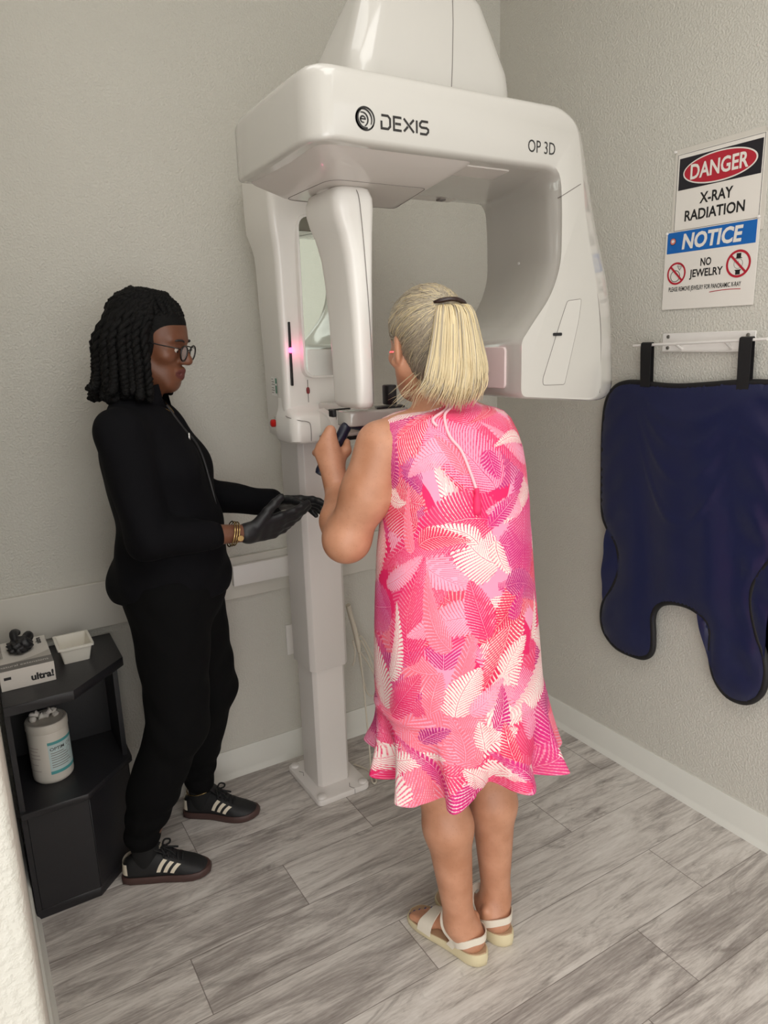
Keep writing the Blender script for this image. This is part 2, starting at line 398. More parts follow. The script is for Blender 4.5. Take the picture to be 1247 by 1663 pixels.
mesh('badge', ellipse(-0.846, 1.876, 0.0105, 0.0105, 0.0073), M_ink, ns, label='small round badge')
mesh('badge_face', ellipse(-0.846, 1.8765, 0.0092, 0.0092, 0.0077), plain('badge_salmon', (206, 120, 110), 0.4), ns)
mesh('badge_heart', ellipse(-0.846, 1.877, 0.005, 0.0045, 0.0080), M_paper, ns)
mesh('lettering', text_vf('NO', 0.031, wall_frame(-0.966, 1.806, 0.0066), bold=0.0007, fit=0.036), M_ink, ns, smooth=False)
mesh('lettering', text_vf('JEWELRY', 0.031, wall_frame(-0.968, 1.772, 0.0066), bold=0.0007, fit=0.112), M_ink, ns, smooth=False)
mesh('lettering', text_vf('PLEASE REMOVE JEWELRY FOR PANORAMIC X-RAY', 0.0185, wall_frame(-0.963, 1.731, 0.0066), bold=0.0003, fit=0.245), M_ink, ns, smooth=False)
mesh('underline', tube([(-0.0067, -0.985-0.10*t, 1.7165+0.0035*math.sin(PI*t*0.8)) for t in [i/12 for i in range(13)]], 0.0011, 6), M_signred, ns, label='red underline stroke')
for cy, cz, r in ((-0.865, 1.780, 0.0335), (-1.072, 1.789, 0.0385)):
    mesh('prohibition_ring', ring(cy, cz, r*0.83, r, 0.0072), M_signred, ns, label='red prohibition ring')
    c, s = r*0.86*math.cos(PI*0.25), 0.0035
    mesh('prohibition_slash', strokes_vf([[(-c, c), (c, -c)]], 0.0062, wall_frame(cy, cz, 0.0076)), M_signred, ns, smooth=False)
# ring drawing
mesh('ring_drawing', join(tube([(-0.0068, -0.861+0.0165*math.cos(a), 1.7725+0.0165*math.sin(a)) for a in [2*PI*k/36 for k in range(36)]]+[(-0.0068, -0.861+0.0165, 1.7725)], 0.0009, 6),
     strokes_vf([[(-0.009, 0.004), (-0.005, 0.010), (0.005, 0.010), (0.009, 0.004), (0, -0.008), (-0.009, 0.004), (0.009, 0.004)], [(-0.004, 0.004), (0, -0.008), (0.004, 0.004)]], 0.0009, wall_frame(-0.876, 1.797, 0.0068))), M_ink, ns, smooth=False)
# watch drawing
wy, wz = -1.072, 1.789
mesh('watch_drawing', join(wrect(wy+0.0075, wy-0.0065, wz+0.016, wz+0.029, 0.0068), wrect(wy+0.011, wy-0.010, wz+0.0145, wz+0.0165, 0.0068),
     wrect(wy+0.0075, wy-0.0065, wz-0.030, wz-0.018, 0.0068), strokes_vf([[(0.0135*math.cos(2*PI*k/30), 0.0135*math.sin(2*PI*k/30)) for k in range(31)], [(0, 0.008), (0, 0), (0.005, -0.003)]], 0.0009, wall_frame(wy, wz, 0.0068)),
     wrect(wy+0.010, wy-0.009, wz-0.019, wz-0.0165, 0.0068)), M_ink, ns, smooth=False)
pin(-0.823, 1.902, ns); pin(-1.122, 1.909, ns)

# ------------------------------------------------------------------ apron rack and apron
rk = thing('apron_rack', 'white steel wall rack with a thin rod holding the blue apron', 'rack', (-0.02, -0.98, 1.57))
mesh('back_plate', box(-0.004, -0.0005, -1.143, -0.826, 1.541, 1.600, 0.0015, 1), M_steel_w, rk)
mesh('flange', box(-0.013, -0.0005, -1.143, -0.826, 1.5405, 1.5435, 0.001, 1), M_steel_w, rk)
for y in (-0.848, -1.120):
    mesh('screw_head', lathe([(0, -0.004), (0.005, -0.003), (0.006, 0)], (-0.004, y, 1.588), 14, 'x'), M_screw, rk)
    mesh('screw_head', lathe([(0, -0.004), (0.005, -0.003), (0.006, 0)], (-0.004, y, 1.553), 14, 'x'), M_screw, rk)
mesh('rod', tube([(-0.040, -0.742, 1.562), (-0.040, -1.20, 1.576)], 0.0045, 12), M_steel_w, rk)
for y in (-0.90, -1.07):
    mesh('rod_bracket', tube([(-0.003, y, 1.550), (-0.040, y, 1.5625+(-0.742-y)*0.0305)], 0.004, 10), M_steel_w, rk)

M_navy = plain('navy_vinyl', (29, 34, 68), 0.30, noise=0.10, scale=9, bump=0.45, bscale=11, spec=0.55)
M_pipe = plain('black_binding', (16, 15, 18), 0.6, noise=0.1)
out = [(-0.672, 1.42), (-0.715, 1.438), (-0.77, 1.441), (-0.86, 1.435), (-0.935, 1.435), (-1.03, 1.443), (-1.121, 1.452), (-1.208, 1.455), (-1.262, 1.445), (-1.287, 1.40), (-1.29, 1.30), (-1.288, 1.15), (-1.287, 1.03), (-1.275, 0.96),
       (-1.243, 0.90), (-1.226, 0.84), (-1.232, 0.78), (-1.255, 0.71), (-1.279, 0.66), (-1.293, 0.596), (-1.284, 0.532), (-1.242, 0.484), (-1.18, 0.479), (-1.133, 0.52), (-1.109, 0.596), (-1.104, 0.669),
       (-1.085, 0.704), (-1.027, 0.728), (-0.957, 0.724), (-0.905, 0.697), (-0.883, 0.649), (-0.889, 0.583), (-0.889, 0.525), (-0.866, 0.492), (-0.821, 0.478), (-0.737, 0.480), (-0.679, 0.521), (-0.661, 0.577), (-0.670, 0.641), (-0.709, 0.712),
       (-0.730, 0.789), (-0.715, 0.866), (-0.668, 0.924), (-0.645, 0.977), (-0.637, 1.1), (-0.631, 1.267), (-0.640, 1.370)]
def closed_smooth(P, per=5):
    n = len(P); o = []
    for i in range(n):
        a, b, c, d = [Vector(P[(i+k) % n]) for k in (-1, 0, 1, 2)]
        for s in range(per):
            t = s/per; o.append(0.5*((2*b)+(c-a)*t+(2*a-5*b+4*c-d)*t*t+(3*b-a-3*c+d)*t**3))
    return o
OUT = closed_smooth(out, 5)
def apron_panel():
    bm = bmesh.new()
    vs = [bm.verts.new((0, p.x, p.y)) for p in OUT]
    bm.faces.new(vs)
    bmesh.ops.triangulate(bm, faces=list(bm.faces))
    # cut into a fine grid so that folds can be shaped
    for ax, lo, hi in ((1, -1.30, -0.62), (2, 0.46, 1.47)):
        k = lo
        while k < hi:
            no = (0, 1, 0) if ax == 1 else (0, 0, 1); co = (0, k, 0) if ax == 1 else (0, 0, k)
            bmesh.ops.bisect_plane(bm, geom=list(bm.verts)+list(bm.edges)+list(bm.faces), plane_co=co, plane_no=no)
            k += 0.014
    O = np.array([(p.x, p.y) for p in OUT])
    for v in bm.verts:
        y, z = v.co.y, v.co.z
        d = np.sqrt(((O-np.array((y, z)))**2).sum(1)).min()
        bulge = 0.010*(1-math.exp(-d/0.018))
        e = min(1, d/0.05)
        s1 = (0.0045*math.sin(17*(y+0.10*math.sin(2.2*z+1)))+0.0025*math.sin(41*y+3*math.sin(2.5*z)))*min(1, max(0, (1.45-z)*2.5))
        drape = sum(0.005*math.exp(-((z-(zc-depth*(1-((y+0.965)/0.17)**2)))/0.013)**2)*math.exp(-((y+0.965)/0.16)**4) for zc, depth in ((1.40, 0.07), (1.375, 0.13), (1.33, 0.19), (1.25, 0.25)))
        diag = 0.004*math.sin(60*(0.8*z+0.5*abs(y+0.965)))*math.exp(-((abs(y+0.965)-0.29)/0.07)**2)
        v.co.x = -0.045-bulge-e*(s1+drape+diag)
    front = list(bm.faces)
    bmesh.ops.recalc_face_normals(bm, faces=front)
    r = bmesh.ops.extrude_face_region(bm, geom=front)
    for g in r['geom']:
        if isinstance(g, bmesh.types.BMVert): g.co.x = -0.030
    bmesh.ops.recalc_face_normals(bm, faces=list(bm.faces))
    return bm_out(bm)
ap = thing('lead_apron', 'navy blue x-ray lead apron with black edging hanging on the right wall', 'apron', (-0.04, -0.96, 0.48))
mesh('panel', apron_panel(), M_navy, ap, angle=60)
mesh('edge_binding', tube([(-0.0385, p.x, p.y) for p in OUT]+[(-0.0385, OUT[0].x, OUT[0].y)], 0.0105, 10), M_pipe, ap, label='black edge binding')
for y0, y1, yb0, yb1, zt in ((-0.778, -0.819, -0.786, -0.823, 1.5635), (-1.122, -1.161, -1.127, -1.164, 1.5745)):
    def strap(yl, yr):
        rings = []
        path = [(-0.034, 1.43), (-0.0345, zt-0.03), (-0.0345, zt-0.003), (-0.037, zt+0.0055), (-0.041, zt+0.0075), (-0.0455, zt+0.004), (-0.0475, zt-0.006), (-0.0485, zt-0.03), (-0.0490, 1.43)]
        rings = []
        for x, z in path:
            t = min(1, max(0, (z-1.43)/(zt-1.43))); a = yb0+(y0-yb0)*t; b = yb1+(y1-yb1)*t
            rings.append((x, z, a, b))
        V = []; Fs = []
        for x, z, a, b in rings: V += [(x, a, z), (x, b, z)]
        for x, z, a, b in rings:
            V += [(x-0.0022 if x < -0.041 else x+0.0016, a, z+(0.002 if z > zt else 0)), (x-0.0022 if x < -0.041 else x+0.0016, b, z+(0.002 if z > zt else 0))]
        n = len(rings)
        for i in range(n-1):
            Fs += [(2*i, 2*i+1, 2*i+3, 2*i+2), (2*n+2*i, 2*n+2*i+2, 2*n+2*i+3, 2*n+2*i+1), (2*i, 2*i+2, 2*n+2*i+2, 2*n+2*i), (2*i+1, 2*n+2*i+1, 2*n+2*i+3, 2*i+3)]
        Fs += [(0, 2*n, 2*n+1, 1), (2*n-2, 2*n-1, 4*n-1, 4*n-2)]
        return V, Fs
    mesh('strap', strap(0, 0), M_pipe, ap)

# ------------------------------------------------------------------ corner cabinet and what stands on it
cb = thing('corner_cabinet', 'low black laminate cabinet with slanted corner left of the person in black', 'cabinet', (-1.85, -0.2, 0))
top = [(-2.008, -0.028), (-1.668, -0.028), (-1.672, -0.25), (-1.834, -0.402), (-2.008, -0.402)]
body = [(-2.008, -0.035), (-1.69, -0.035), (-1.692, -0.232), (-1.832, -0.370), (-2.008, -0.370)]
def pent(poly, z0, z1, b=0.0015): return prism(poly, 'z', z0, z1, b, 1)
mesh('top_board', pent(top, 0.662, 0.690), M_cab, cb)
mesh('middle_shelf', pent([(x+(0.012 if x > -1.7 else 0), y-(0.012 if y < -0.2 else 0)) for x, y in body], 0.335, 0.355), M_cab, cb)
mesh('bottom_board', pent(body, 0.0, 0.03), M_cab, cb)
mesh('back_panel', box(-2.008, -1.690, -0.047, -0.035, 0.03, 0.662), M_cab, cb, smooth=False)
mesh('side_panel', box(-2.008, -1.994, -0.370, -0.047, 0.03, 0.662), M_cab, cb, smooth=False)
mesh('side_panel', box(-1.704, -1.690, -0.232, -0.047, 0.03, 0.662), M_cab, cb, smooth=False)
mesh('front_panel', box(-1.9935, -1.832, -0.3685, -0.356, 0.03, 0.335, 0.001, 1), M_cab, cb)
d = Vector((-1.692+1.832, -0.232+0.370, 0)).normalized(); nrm = Vector((d.y, -d.x, 0))
a, b2 = Vector((-1.830, -0.369, 0)), Vector((-1.692, -0.232, 0))
mesh('slanted_panel', prism([(a.x, a.y), (b2.x, b2.y), (b2.x-nrm.x*0.012, b2.y-nrm.y*0.012), (a.x-nrm.x*0.012, a.y-nrm.y*0.012)], 'z', 0.03, 0.335, 0.001, 1), M_cab, cb)

M_box = plain('carton_white', (214, 208, 200), 0.5, noise=0.03)
M_boxg = plain('carton_grey', (120, 116, 112), 0.5, noise=0.03)
M_boxg2 = plain('carton_pale_grey', (180, 174, 166), 0.5, noise=0.03)
M_rub = plain('black_nitrile', (24, 24, 27), 0.45, noise=0.12, scale=60)
gb = thing('glove_box', 'white and grey carton of black gloves on the cabinet', 'box', (-1.93, -0.2, 0.690))
gx0, gx1, gy0, gy1, gz0, gz1 = -2.003, -1.864, -0.300, -0.075, 0.690, 0.748
mesh('carton', box(gx0, gx1, gy0, gy1, gz0, gz1, 0.0012, 1), M_box, gb)
mesh('grey_band', join(box(gx0, gx1, gy0+0.0005, gy0+0.052, gz1, gz1+0.0004)), M_boxg, gb, smooth=False, label='grey band')
sw = [(gx0+0.004+(gx1-gx0-0.006)*t, gy0+0.052+0.045*t**2.2) for t in [i/14 for i in range(15)]]
mesh('grey_swoosh', prism([(gx1-0.001, gy0+0.052)]+[(gx0+0.004, gy0+0.052)]+sw[1:], 'z', gz1, gz1+0.0006), M_boxg2, gb, smooth=False)
FT = (Vector((1, 0, 0)), Vector((0, 1, 0)))
mesh('lettering', text_vf('natural extensions', 0.022, (Vector((-1.937, gy0+0.028, gz1+0.0008)), Vector((1, 0, 0)), Vector((0, 1, 0))), fit=0.124), M_paper, gb, smooth=False, label='white words on grey band')
mesh('lettering', text_vf('ultra!', 0.027, (Vector((-1.897, gy0-0.0003, 0.715)), Vector((1, 0, 0)), Vector((0, 0, 1))), bold=0.0012, fit=0.058), M_ink, gb, smooth=False, label='black word on the front')
mesh('size_label', box(-1.993, -1.975, gy0-0.0006, gy0, 0.722, 0.730), M_ink, gb, smooth=False)
mesh('lettering', text_vf('ultra', 0.020, (Vector((-1.886, -0.115, gz1+0.0008)), Vector((0, 1, 0)), Vector((-1, 0, 0))), bold=0.0008, fit=0.05), M_ink, gb, smooth=False)
mesh('lettering', text_vf('natural extensions', 0.014, (Vector((-1.991, -0.150, gz1+0.0008)), Vector((0, 1, 0)), Vector((-1, 0, 0))), fit=0.11), M_boxg, gb, smooth=False)
bm = bmesh.new(); bmesh.ops.create_icosphere(bm, subdivisions=4, radius=1)
rnd = random.Random(4)
for v in bm.verts:
    n = v.co.copy(); w = 1+0.16*math.sin(5*n.x+2*math.sin(4*n.y)+1)*math.sin(6*n.y+3*n.z)+0.10*math.sin(11*n.x+7*n.z+2)
    v.co = Vector((-1.939+0.033*n.x*w, -0.165+0.042*n.y*w, gz1+0.010+0.026*n.z*w*(1.0 if n.z > 0 else 0.3)+0.012*max(0, n.y*0.6+n.x*0.5)*max(0, n.z)))
glv = mesh('gloves', bm_out(bm), M_rub, gb, angle=180, label='crumpled black gloves in the opening')
fingers = join(*[tube(smooth_path(p, 14), [0.010, 0.011, 0.011, 0.0115, 0.012, 0.012, 0.0115, 0.011, 0.0105, 0.010, 0.0095, 0.009, 0.007, 0.003], 10) for p in
     ([(-1.945, -0.165, 0.765), (-1.948, -0.13, 0.788), (-1.940, -0.105, 0.785), (-1.93, -0.098, 0.775)], [(-1.93, -0.16, 0.768), (-1.912, -0.135, 0.780), (-1.905, -0.118, 0.768), (-1.91, -0.12, 0.755)])])
mesh('glove_cuff', fingers, M_rub, gb, angle=180)

tr = thing('plastic_tray', 'small empty white plastic tray on the black cabinet', 'tray', (-1.80, -0.165, 0.690))
def rect_ring(cx, cy, hx, hy, z, r=0.006): return [(p[0], p[1], z) for p in rrect(cx-hx, cx+hx, cy-hy, cy+hy, r, 3)]
tc_ = (-1.794, -0.160)
mesh('bowl', loft([rect_ring(*tc_, 0.036, 0.046, 0.690), rect_ring(*tc_, 0.045, 0.056, 0.737), rect_ring(*tc_, 0.0505, 0.0615, 0.737), rect_ring(*tc_, 0.051, 0.062, 0.744), rect_ring(*tc_, 0.044, 0.055, 0.744), rect_ring(*tc_, 0.034, 0.044, 0.694)]), plain('tray_plastic', (226, 221, 210), 0.35, noise=0.02), tr)

cn = thing('wipes_canister', 'white disinfectant wipes tub with a teal label on the cabinet shelf', 'canister', (-1.902, -0.218, 0.355))
cx, cy, cz = -1.902, -0.218, 0.355
M_tub = plain('tub_plastic', (220, 214, 204), 0.35, noise=0.02)
mesh('tub', lathe([(0.0, 0), (0.050, 0), (0.0555, 0.006), (0.0570, 0.014), (0.0570, 0.155), (0.055, 0.162), (0, 0.162)], (cx, cy, cz), 48), M_tub, cn)
mesh('lid', lathe([(0.0, 0.162), (0.0575, 0.162), (0.0585, 0.165), (0.0585, 0.184), (0.056, 0.189), (0.050, 0.190), (0.047, 0.187), (0.0, 0.186)], (cx, cy, cz), 48), M_tub, cn)
mesh('wipe', tube(smooth_path([(cx+0.03, cy, cz+0.187), (cx+0.02, cy+0.01, cz+0.205), (cx-0.005, cy+0.0, cz+0.196), (cx-0.03, cy+0.01, cz+0.206), (cx-0.035, cy-0.01, cz+0.190)], 24), [0.006+0.006*math.sin(i*1.1)**2 for i in range(24)], 8), M_paper, cn, label='crumpled white wipe')
def wrap(a0, a1, z0, z1, r, n=18):
    V, Fs = [], []
    for i in range(n+1):
        a = math.radians(a0+(a1-a0)*i/n)
        for z in (z0, z1): V.append((cx+r*math.cos(a), cy+r*math.sin(a), cz+z))
    for i in range(n): Fs.append((2*i, 2*i+2, 2*i+3, 2*i+1))
    return V, Fs
M_teal = plain('label_teal', (86, 164, 166), 0.4, noise=0.05); M_pale = plain('label_pale_blue', (196, 214, 214), 0.4, noise=0.05, scale=60); M_lblink = plain('label_grey_ink', (128, 122, 118), 0.5)
lb = mesh('label', wrap(-100, 20, 0.032, 0.135, 0.0573), M_pale, cn, label='pale blue label')
for z0, z1 in ((0.126, 0.135), (0.032, 0.042)): mesh('teal_stripe', wrap(-100, 20, z0, z1, 0.0576), M_teal, lb, label='teal stripe')
def wrap_text(body, size, adeg, z, fit, bold=0.0):
    v, f = text_vf(body, size, (Vector((0, 0, 0)), Vector((1, 0, 0)), Vector((0, 1, 0))), bold=bold, fit=fit)
    o = []
    for p in v:
        a = math.radians(adeg)+p[0]/0.0578; o.append((cx+0.0578*math.cos(a), cy+0.0578*math.sin(a), cz+z+p[1]))
    return o, f
mesh('lettering', wrap_text('OPTIM', 0.014, -74, 0.112, 0.042, 0.00015), M_ink, lb, smooth=False)
mesh('lettering', wrap_text('OXI', 0.014, -36, 0.113, 0.020), M_lblink, lb, smooth=False)
mesh('fine_print', join(*[wrap(-94, -94+w, z, z+0.0022, 0.0578, 8) for w, z in ((38, 0.098), (46, 0.091), (52, 0.083), (50, 0.076), (56, 0.068), (60, 0.060), (50, 0.053))]), M_lblink, lb, smooth=False)
mesh('fine_print', join(*[wrap(-160, -160+w, z, z+0.002, 0.0574, 8) for w, z in ((34, 0.118), (30, 0.108), (36, 0.096), (36, 0.084), (28, 0.064), (34, 0.044))]), plain('label_pale_ink', (176, 160, 156), 0.5), cn, smooth=False)
mesh('figure_mark', join(strokes_vf([[(0.009*math.cos(2*PI*k/20), 0.009*math.sin(2*PI*k/20)) for k in range(21)]], 0.0008, (Vector((cx+0.0580*math.cos(math.radians(-38)), cy+0.0580*math.sin(math.radians(-38)), cz+0.094)), Vector((math.sin(math.radians(38)), math.cos(math.radians(38)), 0)), Vector((0, 0, 1))))), M_lblink, lb, smooth=False)
# ------------------------------------------------------------------ panoramic x-ray machine
mc = thing('dental_xray_machine', 'large glossy white panoramic dental x-ray machine with overhead rotating arm', 'x-ray machine', (-1.0, -0.23, 0))
# column
bp_ = mesh('base_plate', prism(rounded([(-1.100, -0.360), (-0.889, -0.360), (-0.889, -0.085), (-1.100, -0.085)], 0.022), 'z', 0.0, 0.024, 0.005, 2), M_col, mc)
for x, y in ((-1.078, -0.338), (-0.910, -0.338), (-1.078, -0.108), (-0.910, -0.108)):
    mesh('levelling_cap', lathe([(0.0, 0.024), (0.017, 0.024), (0.0165, 0.028), (0.013, 0.0315), (0, 0.033)], (x, y, 0), 24), M_col, bp_)
for pts in ([(-0.955, -0.3585, 0.0245), (-0.965, -0.340, 0.0245), (-0.955, -0.320, 0.0245)], [(-0.955, -0.3605, 0.004), (-0.955, -0.3605, 0.022)], [(-1.080, -0.15, 0.0245), (-1.070, -0.165, 0.0245), (-1.078, -0.185, 0.0245)]):
    mesh('cover_seam', tube(pts, 0.0009, 5), M_seam, bp_)
def col_sec(x0, x1, y0, y1, c, cb): return [(x0+c, y0), (x1-c, y0), (x1, y0+c), (x1, y1-cb), (x1-cb, y1), (x0+cb, y1), (x0, y1-cb), (x0, y0+c)]
mesh('lower_column', prism(col_sec(-1.062, -0.934, -0.290, -0.150, 0.013, 0.01), 'z', 0.024, 0.60, 0.002, 2), M_col, mc)
mesh('upper_column', prism(col_sec(-1.072, -0.924, -0.300, -0.140, 0.016, 0.01), 'z', 0.485, 1.32, 0.003, 2), M_col, mc)

# carriage: the upright body behind the sensor
def plan(x0, x1, y0, y1, r, rb, z): return [(p[0], p[1], z) for p in rounded([(x0, y0), (x1, y0), (x1, y1), (x0, y1)], [r, r, rb, rb], 6)]
CX = -1.0
def car(z, wf, wr, yf, r=0.028, yb=-0.135): return [(p[0], p[1], z) for p in rounded([(CX-wf, yf), (CX+wf, yf), (CX+wr, yb), (CX-wr, yb)], [r, r, 0.008, 0.008], 6)]
carr = loft([car(1.306, 0.130, 0.092, -0.360, 0.04), car(1.314, 0.142, 0.102, -0.376), car(1.345, 0.147, 0.105, -0.384), car(1.53, 0.148, 0.106, -0.388), car(1.72, 0.152, 0.112, -0.392), car(1.83, 0.154, 0.114, -0.394), car(1.870, 0.157, 0.117, -0.396), car(1.895, 0.161, 0.123, -0.400), car(1.935, 0.167, 0.138, -0.405), car(2.00, 0.170, 0.141, -0.407), car(2.13, 0.170, 0.142, -0.407)])
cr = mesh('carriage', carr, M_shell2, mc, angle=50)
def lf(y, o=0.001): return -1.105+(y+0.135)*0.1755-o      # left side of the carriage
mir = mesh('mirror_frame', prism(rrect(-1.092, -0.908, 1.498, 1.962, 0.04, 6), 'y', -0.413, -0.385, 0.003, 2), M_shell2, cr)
mesh('mirror', prism(rrect(-1.085, -0.915, 1.505, 1.955, 0.035, 6), 'y', -0.4142, -0.412), M_mirror, mir, smooth=False, label='tall mirror')
sl = mesh('position_slot', prism(rrect(-1.1265, -1.1195, 1.478, 1.664, 0.003, 4), 'y', -0.3935, -0.380), M_black, cr)
M_laser = plain('laser_glow', (255, 70, 140), 0.4, noise=0.0, emit=6.0)
mesh('laser_light', prism(rrect(-1.1275, -1.1185, 1.575, 1.590, 0.003, 4), 'y', -0.3945, -0.391), M_laser, sl, label='glowing pink laser light')
d = bpy.data.lights.new('laser', 'POINT'); d.energy = 0.035; d.color = (1, 0.12, 0.35); d.shadow_soft_size = 0.01
o = bpy.data.objects.new('laser_lamp', d); COL.objects.link(o); o.location = (-1.121, -0.412, 1.582)
d = bpy.data.lights.new('laser_line', 'AREA'); d.shape = 'RECTANGLE'; d.size = 0.05; d.size_y = 0.0016; d.spread = math.radians(1.0); d.energy = 0.006; d.color = (1, 0.05, 0.12)
o = bpy.data.objects.new('laser_line_lamp', d); COL.objects.link(o); o.location = (-1.230, -0.815, 1.575)
o.rotation_euler = (Vector((-1.075, -0.930, 1.575))-Vector((-1.230, -0.815, 1.575))).to_track_quat('-Z', 'Y').to_euler()
# sticker on the left side
def decal(y0, y1, z0, z1, o): return ([(lf(y0, o), y0, z0), (lf(y1, o), y1, z0), (lf(y1, o), y1, z1), (lf(y0, o), y0, z1)], [(0, 1, 2, 3)])
st = mesh('data_sticker', decal(-0.305, -0.228, 1.443, 1.501, 0.0015), plain('sticker_white', (246, 246, 244), 0.35, noise=0.01), cr, smooth=False, label='white sticker with green marks')
mesh('sticker_mark', join(decal(-0.304, -0.284, 1.452, 1.476, 0.0022), decal(-0.304, -0.286, 1.482, 1.498, 0.0022)), plain('sticker_green', (30, 130, 100), 0.4), st, smooth=False)
mesh('sticker_print', join(*[decal(-0.244-w, -0.234, z, z+0.0022, 0.0022) for w, z in ((0.012, 1.493), (0.026, 1.485), (0.034, 1.477), (0.020, 1.466), (0.028, 1.459), (0.016, 1.451))]), M_lblink, st, smooth=False)
# emergency stop in a shallow recess on the left side
R_ = rounded([(-0.335, 1.342), (-0.236, 1.342), (-0.236, 1.378), (-0.335, 1.372)], 0.016, 5)
es = mesh('stop_recess', loft([[(lf(y, 0.0005), y, z) for y, z in R_], [(lf(y, 0.0025), y, z) for y, z in R_]]), M_inner, cr)
sx_, sy_, sz_ = lf(-0.272)+0.016, -0.272, 1.358
mesh('stop_collar', lathe([(0.0, -0.012), (0.016, -0.012), (0.018, -0.008), (0.018, 0.003)], (sx_, sy_, sz_), 24, 'x'), M_yellow, es, label='yellow collar')
mesh('stop_stem', lathe([(0, -0.022), (0.009, -0.022), (0.009, 0)], (sx_-0.006, sy_, sz_), 20, 'x'), M_black, es)
mesh('stop_button', lathe([(0, -0.016), (0.008, -0.0155), (0.012, -0.012), (0.0125, -0.003), (0.010, 0)], (sx_-0.022, sy_, sz_), 24, 'x'), M_red, es, label='red stop button')
# control shelf in front of the carriage
def shelf(z, gx, gy): return plan(-1.152+gx, -0.848-gx, -0.445+gy, -0.30, 0.04, 0.02, z)
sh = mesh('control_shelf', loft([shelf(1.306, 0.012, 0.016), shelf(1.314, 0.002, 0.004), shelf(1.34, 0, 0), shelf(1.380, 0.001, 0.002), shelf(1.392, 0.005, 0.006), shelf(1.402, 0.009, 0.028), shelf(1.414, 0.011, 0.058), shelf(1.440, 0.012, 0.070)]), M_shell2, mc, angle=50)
mesh('shelf_seam', tube(smooth_path([(-1.150, -0.39, 1.390), (-1.150, -0.412, 1.386), (-1.128, -0.4435, 1.378), (-1.108, -0.4462, 1.374), (-1.097, -0.4465, 1.366), (-1.095, -0.4465, 1.34), (-1.095, -0.4445, 1.314)], 40), 0.0010, 5), M_seam, sh)
# tilted control display left of the support arm
def disp(z0, z1, y): return None
dx0, dx1 = -1.062, -0.955
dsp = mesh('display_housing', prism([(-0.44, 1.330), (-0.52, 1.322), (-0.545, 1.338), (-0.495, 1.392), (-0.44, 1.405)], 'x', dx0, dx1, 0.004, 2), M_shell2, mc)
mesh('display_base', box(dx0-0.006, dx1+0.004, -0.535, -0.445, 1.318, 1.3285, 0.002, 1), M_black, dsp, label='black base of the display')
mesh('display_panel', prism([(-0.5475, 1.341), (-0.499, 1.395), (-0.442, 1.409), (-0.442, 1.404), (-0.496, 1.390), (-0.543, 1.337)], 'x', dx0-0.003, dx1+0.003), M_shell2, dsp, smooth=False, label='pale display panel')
# support arm and chin rest
arm_pl = [(-1.045, -0.40), (-0.945, -0.40), (-0.945, -0.62), (-0.94, -0.68), (-0.94, -0.76), (-1.135, -0.76), (-1.135, -0.68), (-1.045, -0.62)]
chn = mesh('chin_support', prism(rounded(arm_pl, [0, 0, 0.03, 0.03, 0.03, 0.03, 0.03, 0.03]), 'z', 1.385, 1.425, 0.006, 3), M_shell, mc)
mesh('support_seam', tube([(-1.03, -0.7608, 1.402), (-0.96, -0.7608, 1.402)], 0.0008, 5), M_seam, chn)
mesh('temple_clip', join(box(-1.149, -1.137, -0.700, -0.675, 1.408, 1.427, 0.002, 1), box(-1.149, -1.085, -0.682, -0.674, 1.424, 1.428, 0.001, 1)), M_black, chn, label='black temple clip')
mesh('chin_tray', prism(rounded([(-1.045, -0.755), (-0.955, -0.755), (-0.945, -0.69), (-1.03, -0.715)], 0.008), 'z', 1.425, 1.430, 0.002, 1), M_black, chn, label='black chin tray')
mesh('bite_post', box(-1.005, -0.975, -0.745, -0.715, 1.433, 1.486, 0.004, 2), M_black, chn, label='black bite post')
# pull string with a red bead in front of the mirror
mesh('pull_string', tube([(-1.085, -0.4185, 1.495), (-1.085, -0.4185, 1.428)], 0.0009, 5), M_ink, mc)
mesh('string_bead', lathe([(0, -0.011), (0.0045, -0.008), (0.0055, 0), (0.0045, 0.008), (0, 0.011)], (-1.085, -0.4185, 1.463), 16), plain('bead_red', (120, 22, 24), 0.3), mc, label='dark red bead')
# hand grips under the support
for pts in ([(-1.02, -0.735, 1.379), (-1.080, -0.735, 1.380), (-1.110, -0.735, 1.386), (-1.131, -0.735, 1.382), (-1.148, -0.735, 1.357), (-1.180, -0.735, 1.316), (-1.216, -0.735, 1.268)],
            [(-0.98, -0.735, 1.377), (-0.945, -0.735, 1.378), (-0.920, -0.735, 1.382), (-0.903, -0.735, 1.375), (-0.890, -0.735, 1.350), (-0.868, -0.735, 1.310), (-0.842, -0.735, 1.260)]):
    mesh('hand_grip', tube(smooth_path(pts, 40), [0.010]*16+[0.012, 0.0135, 0.0145, 0.015]+[0.0148]*18+[0.014, 0.010], 16), M_navyplastic, mc, label='dark blue hand grip')

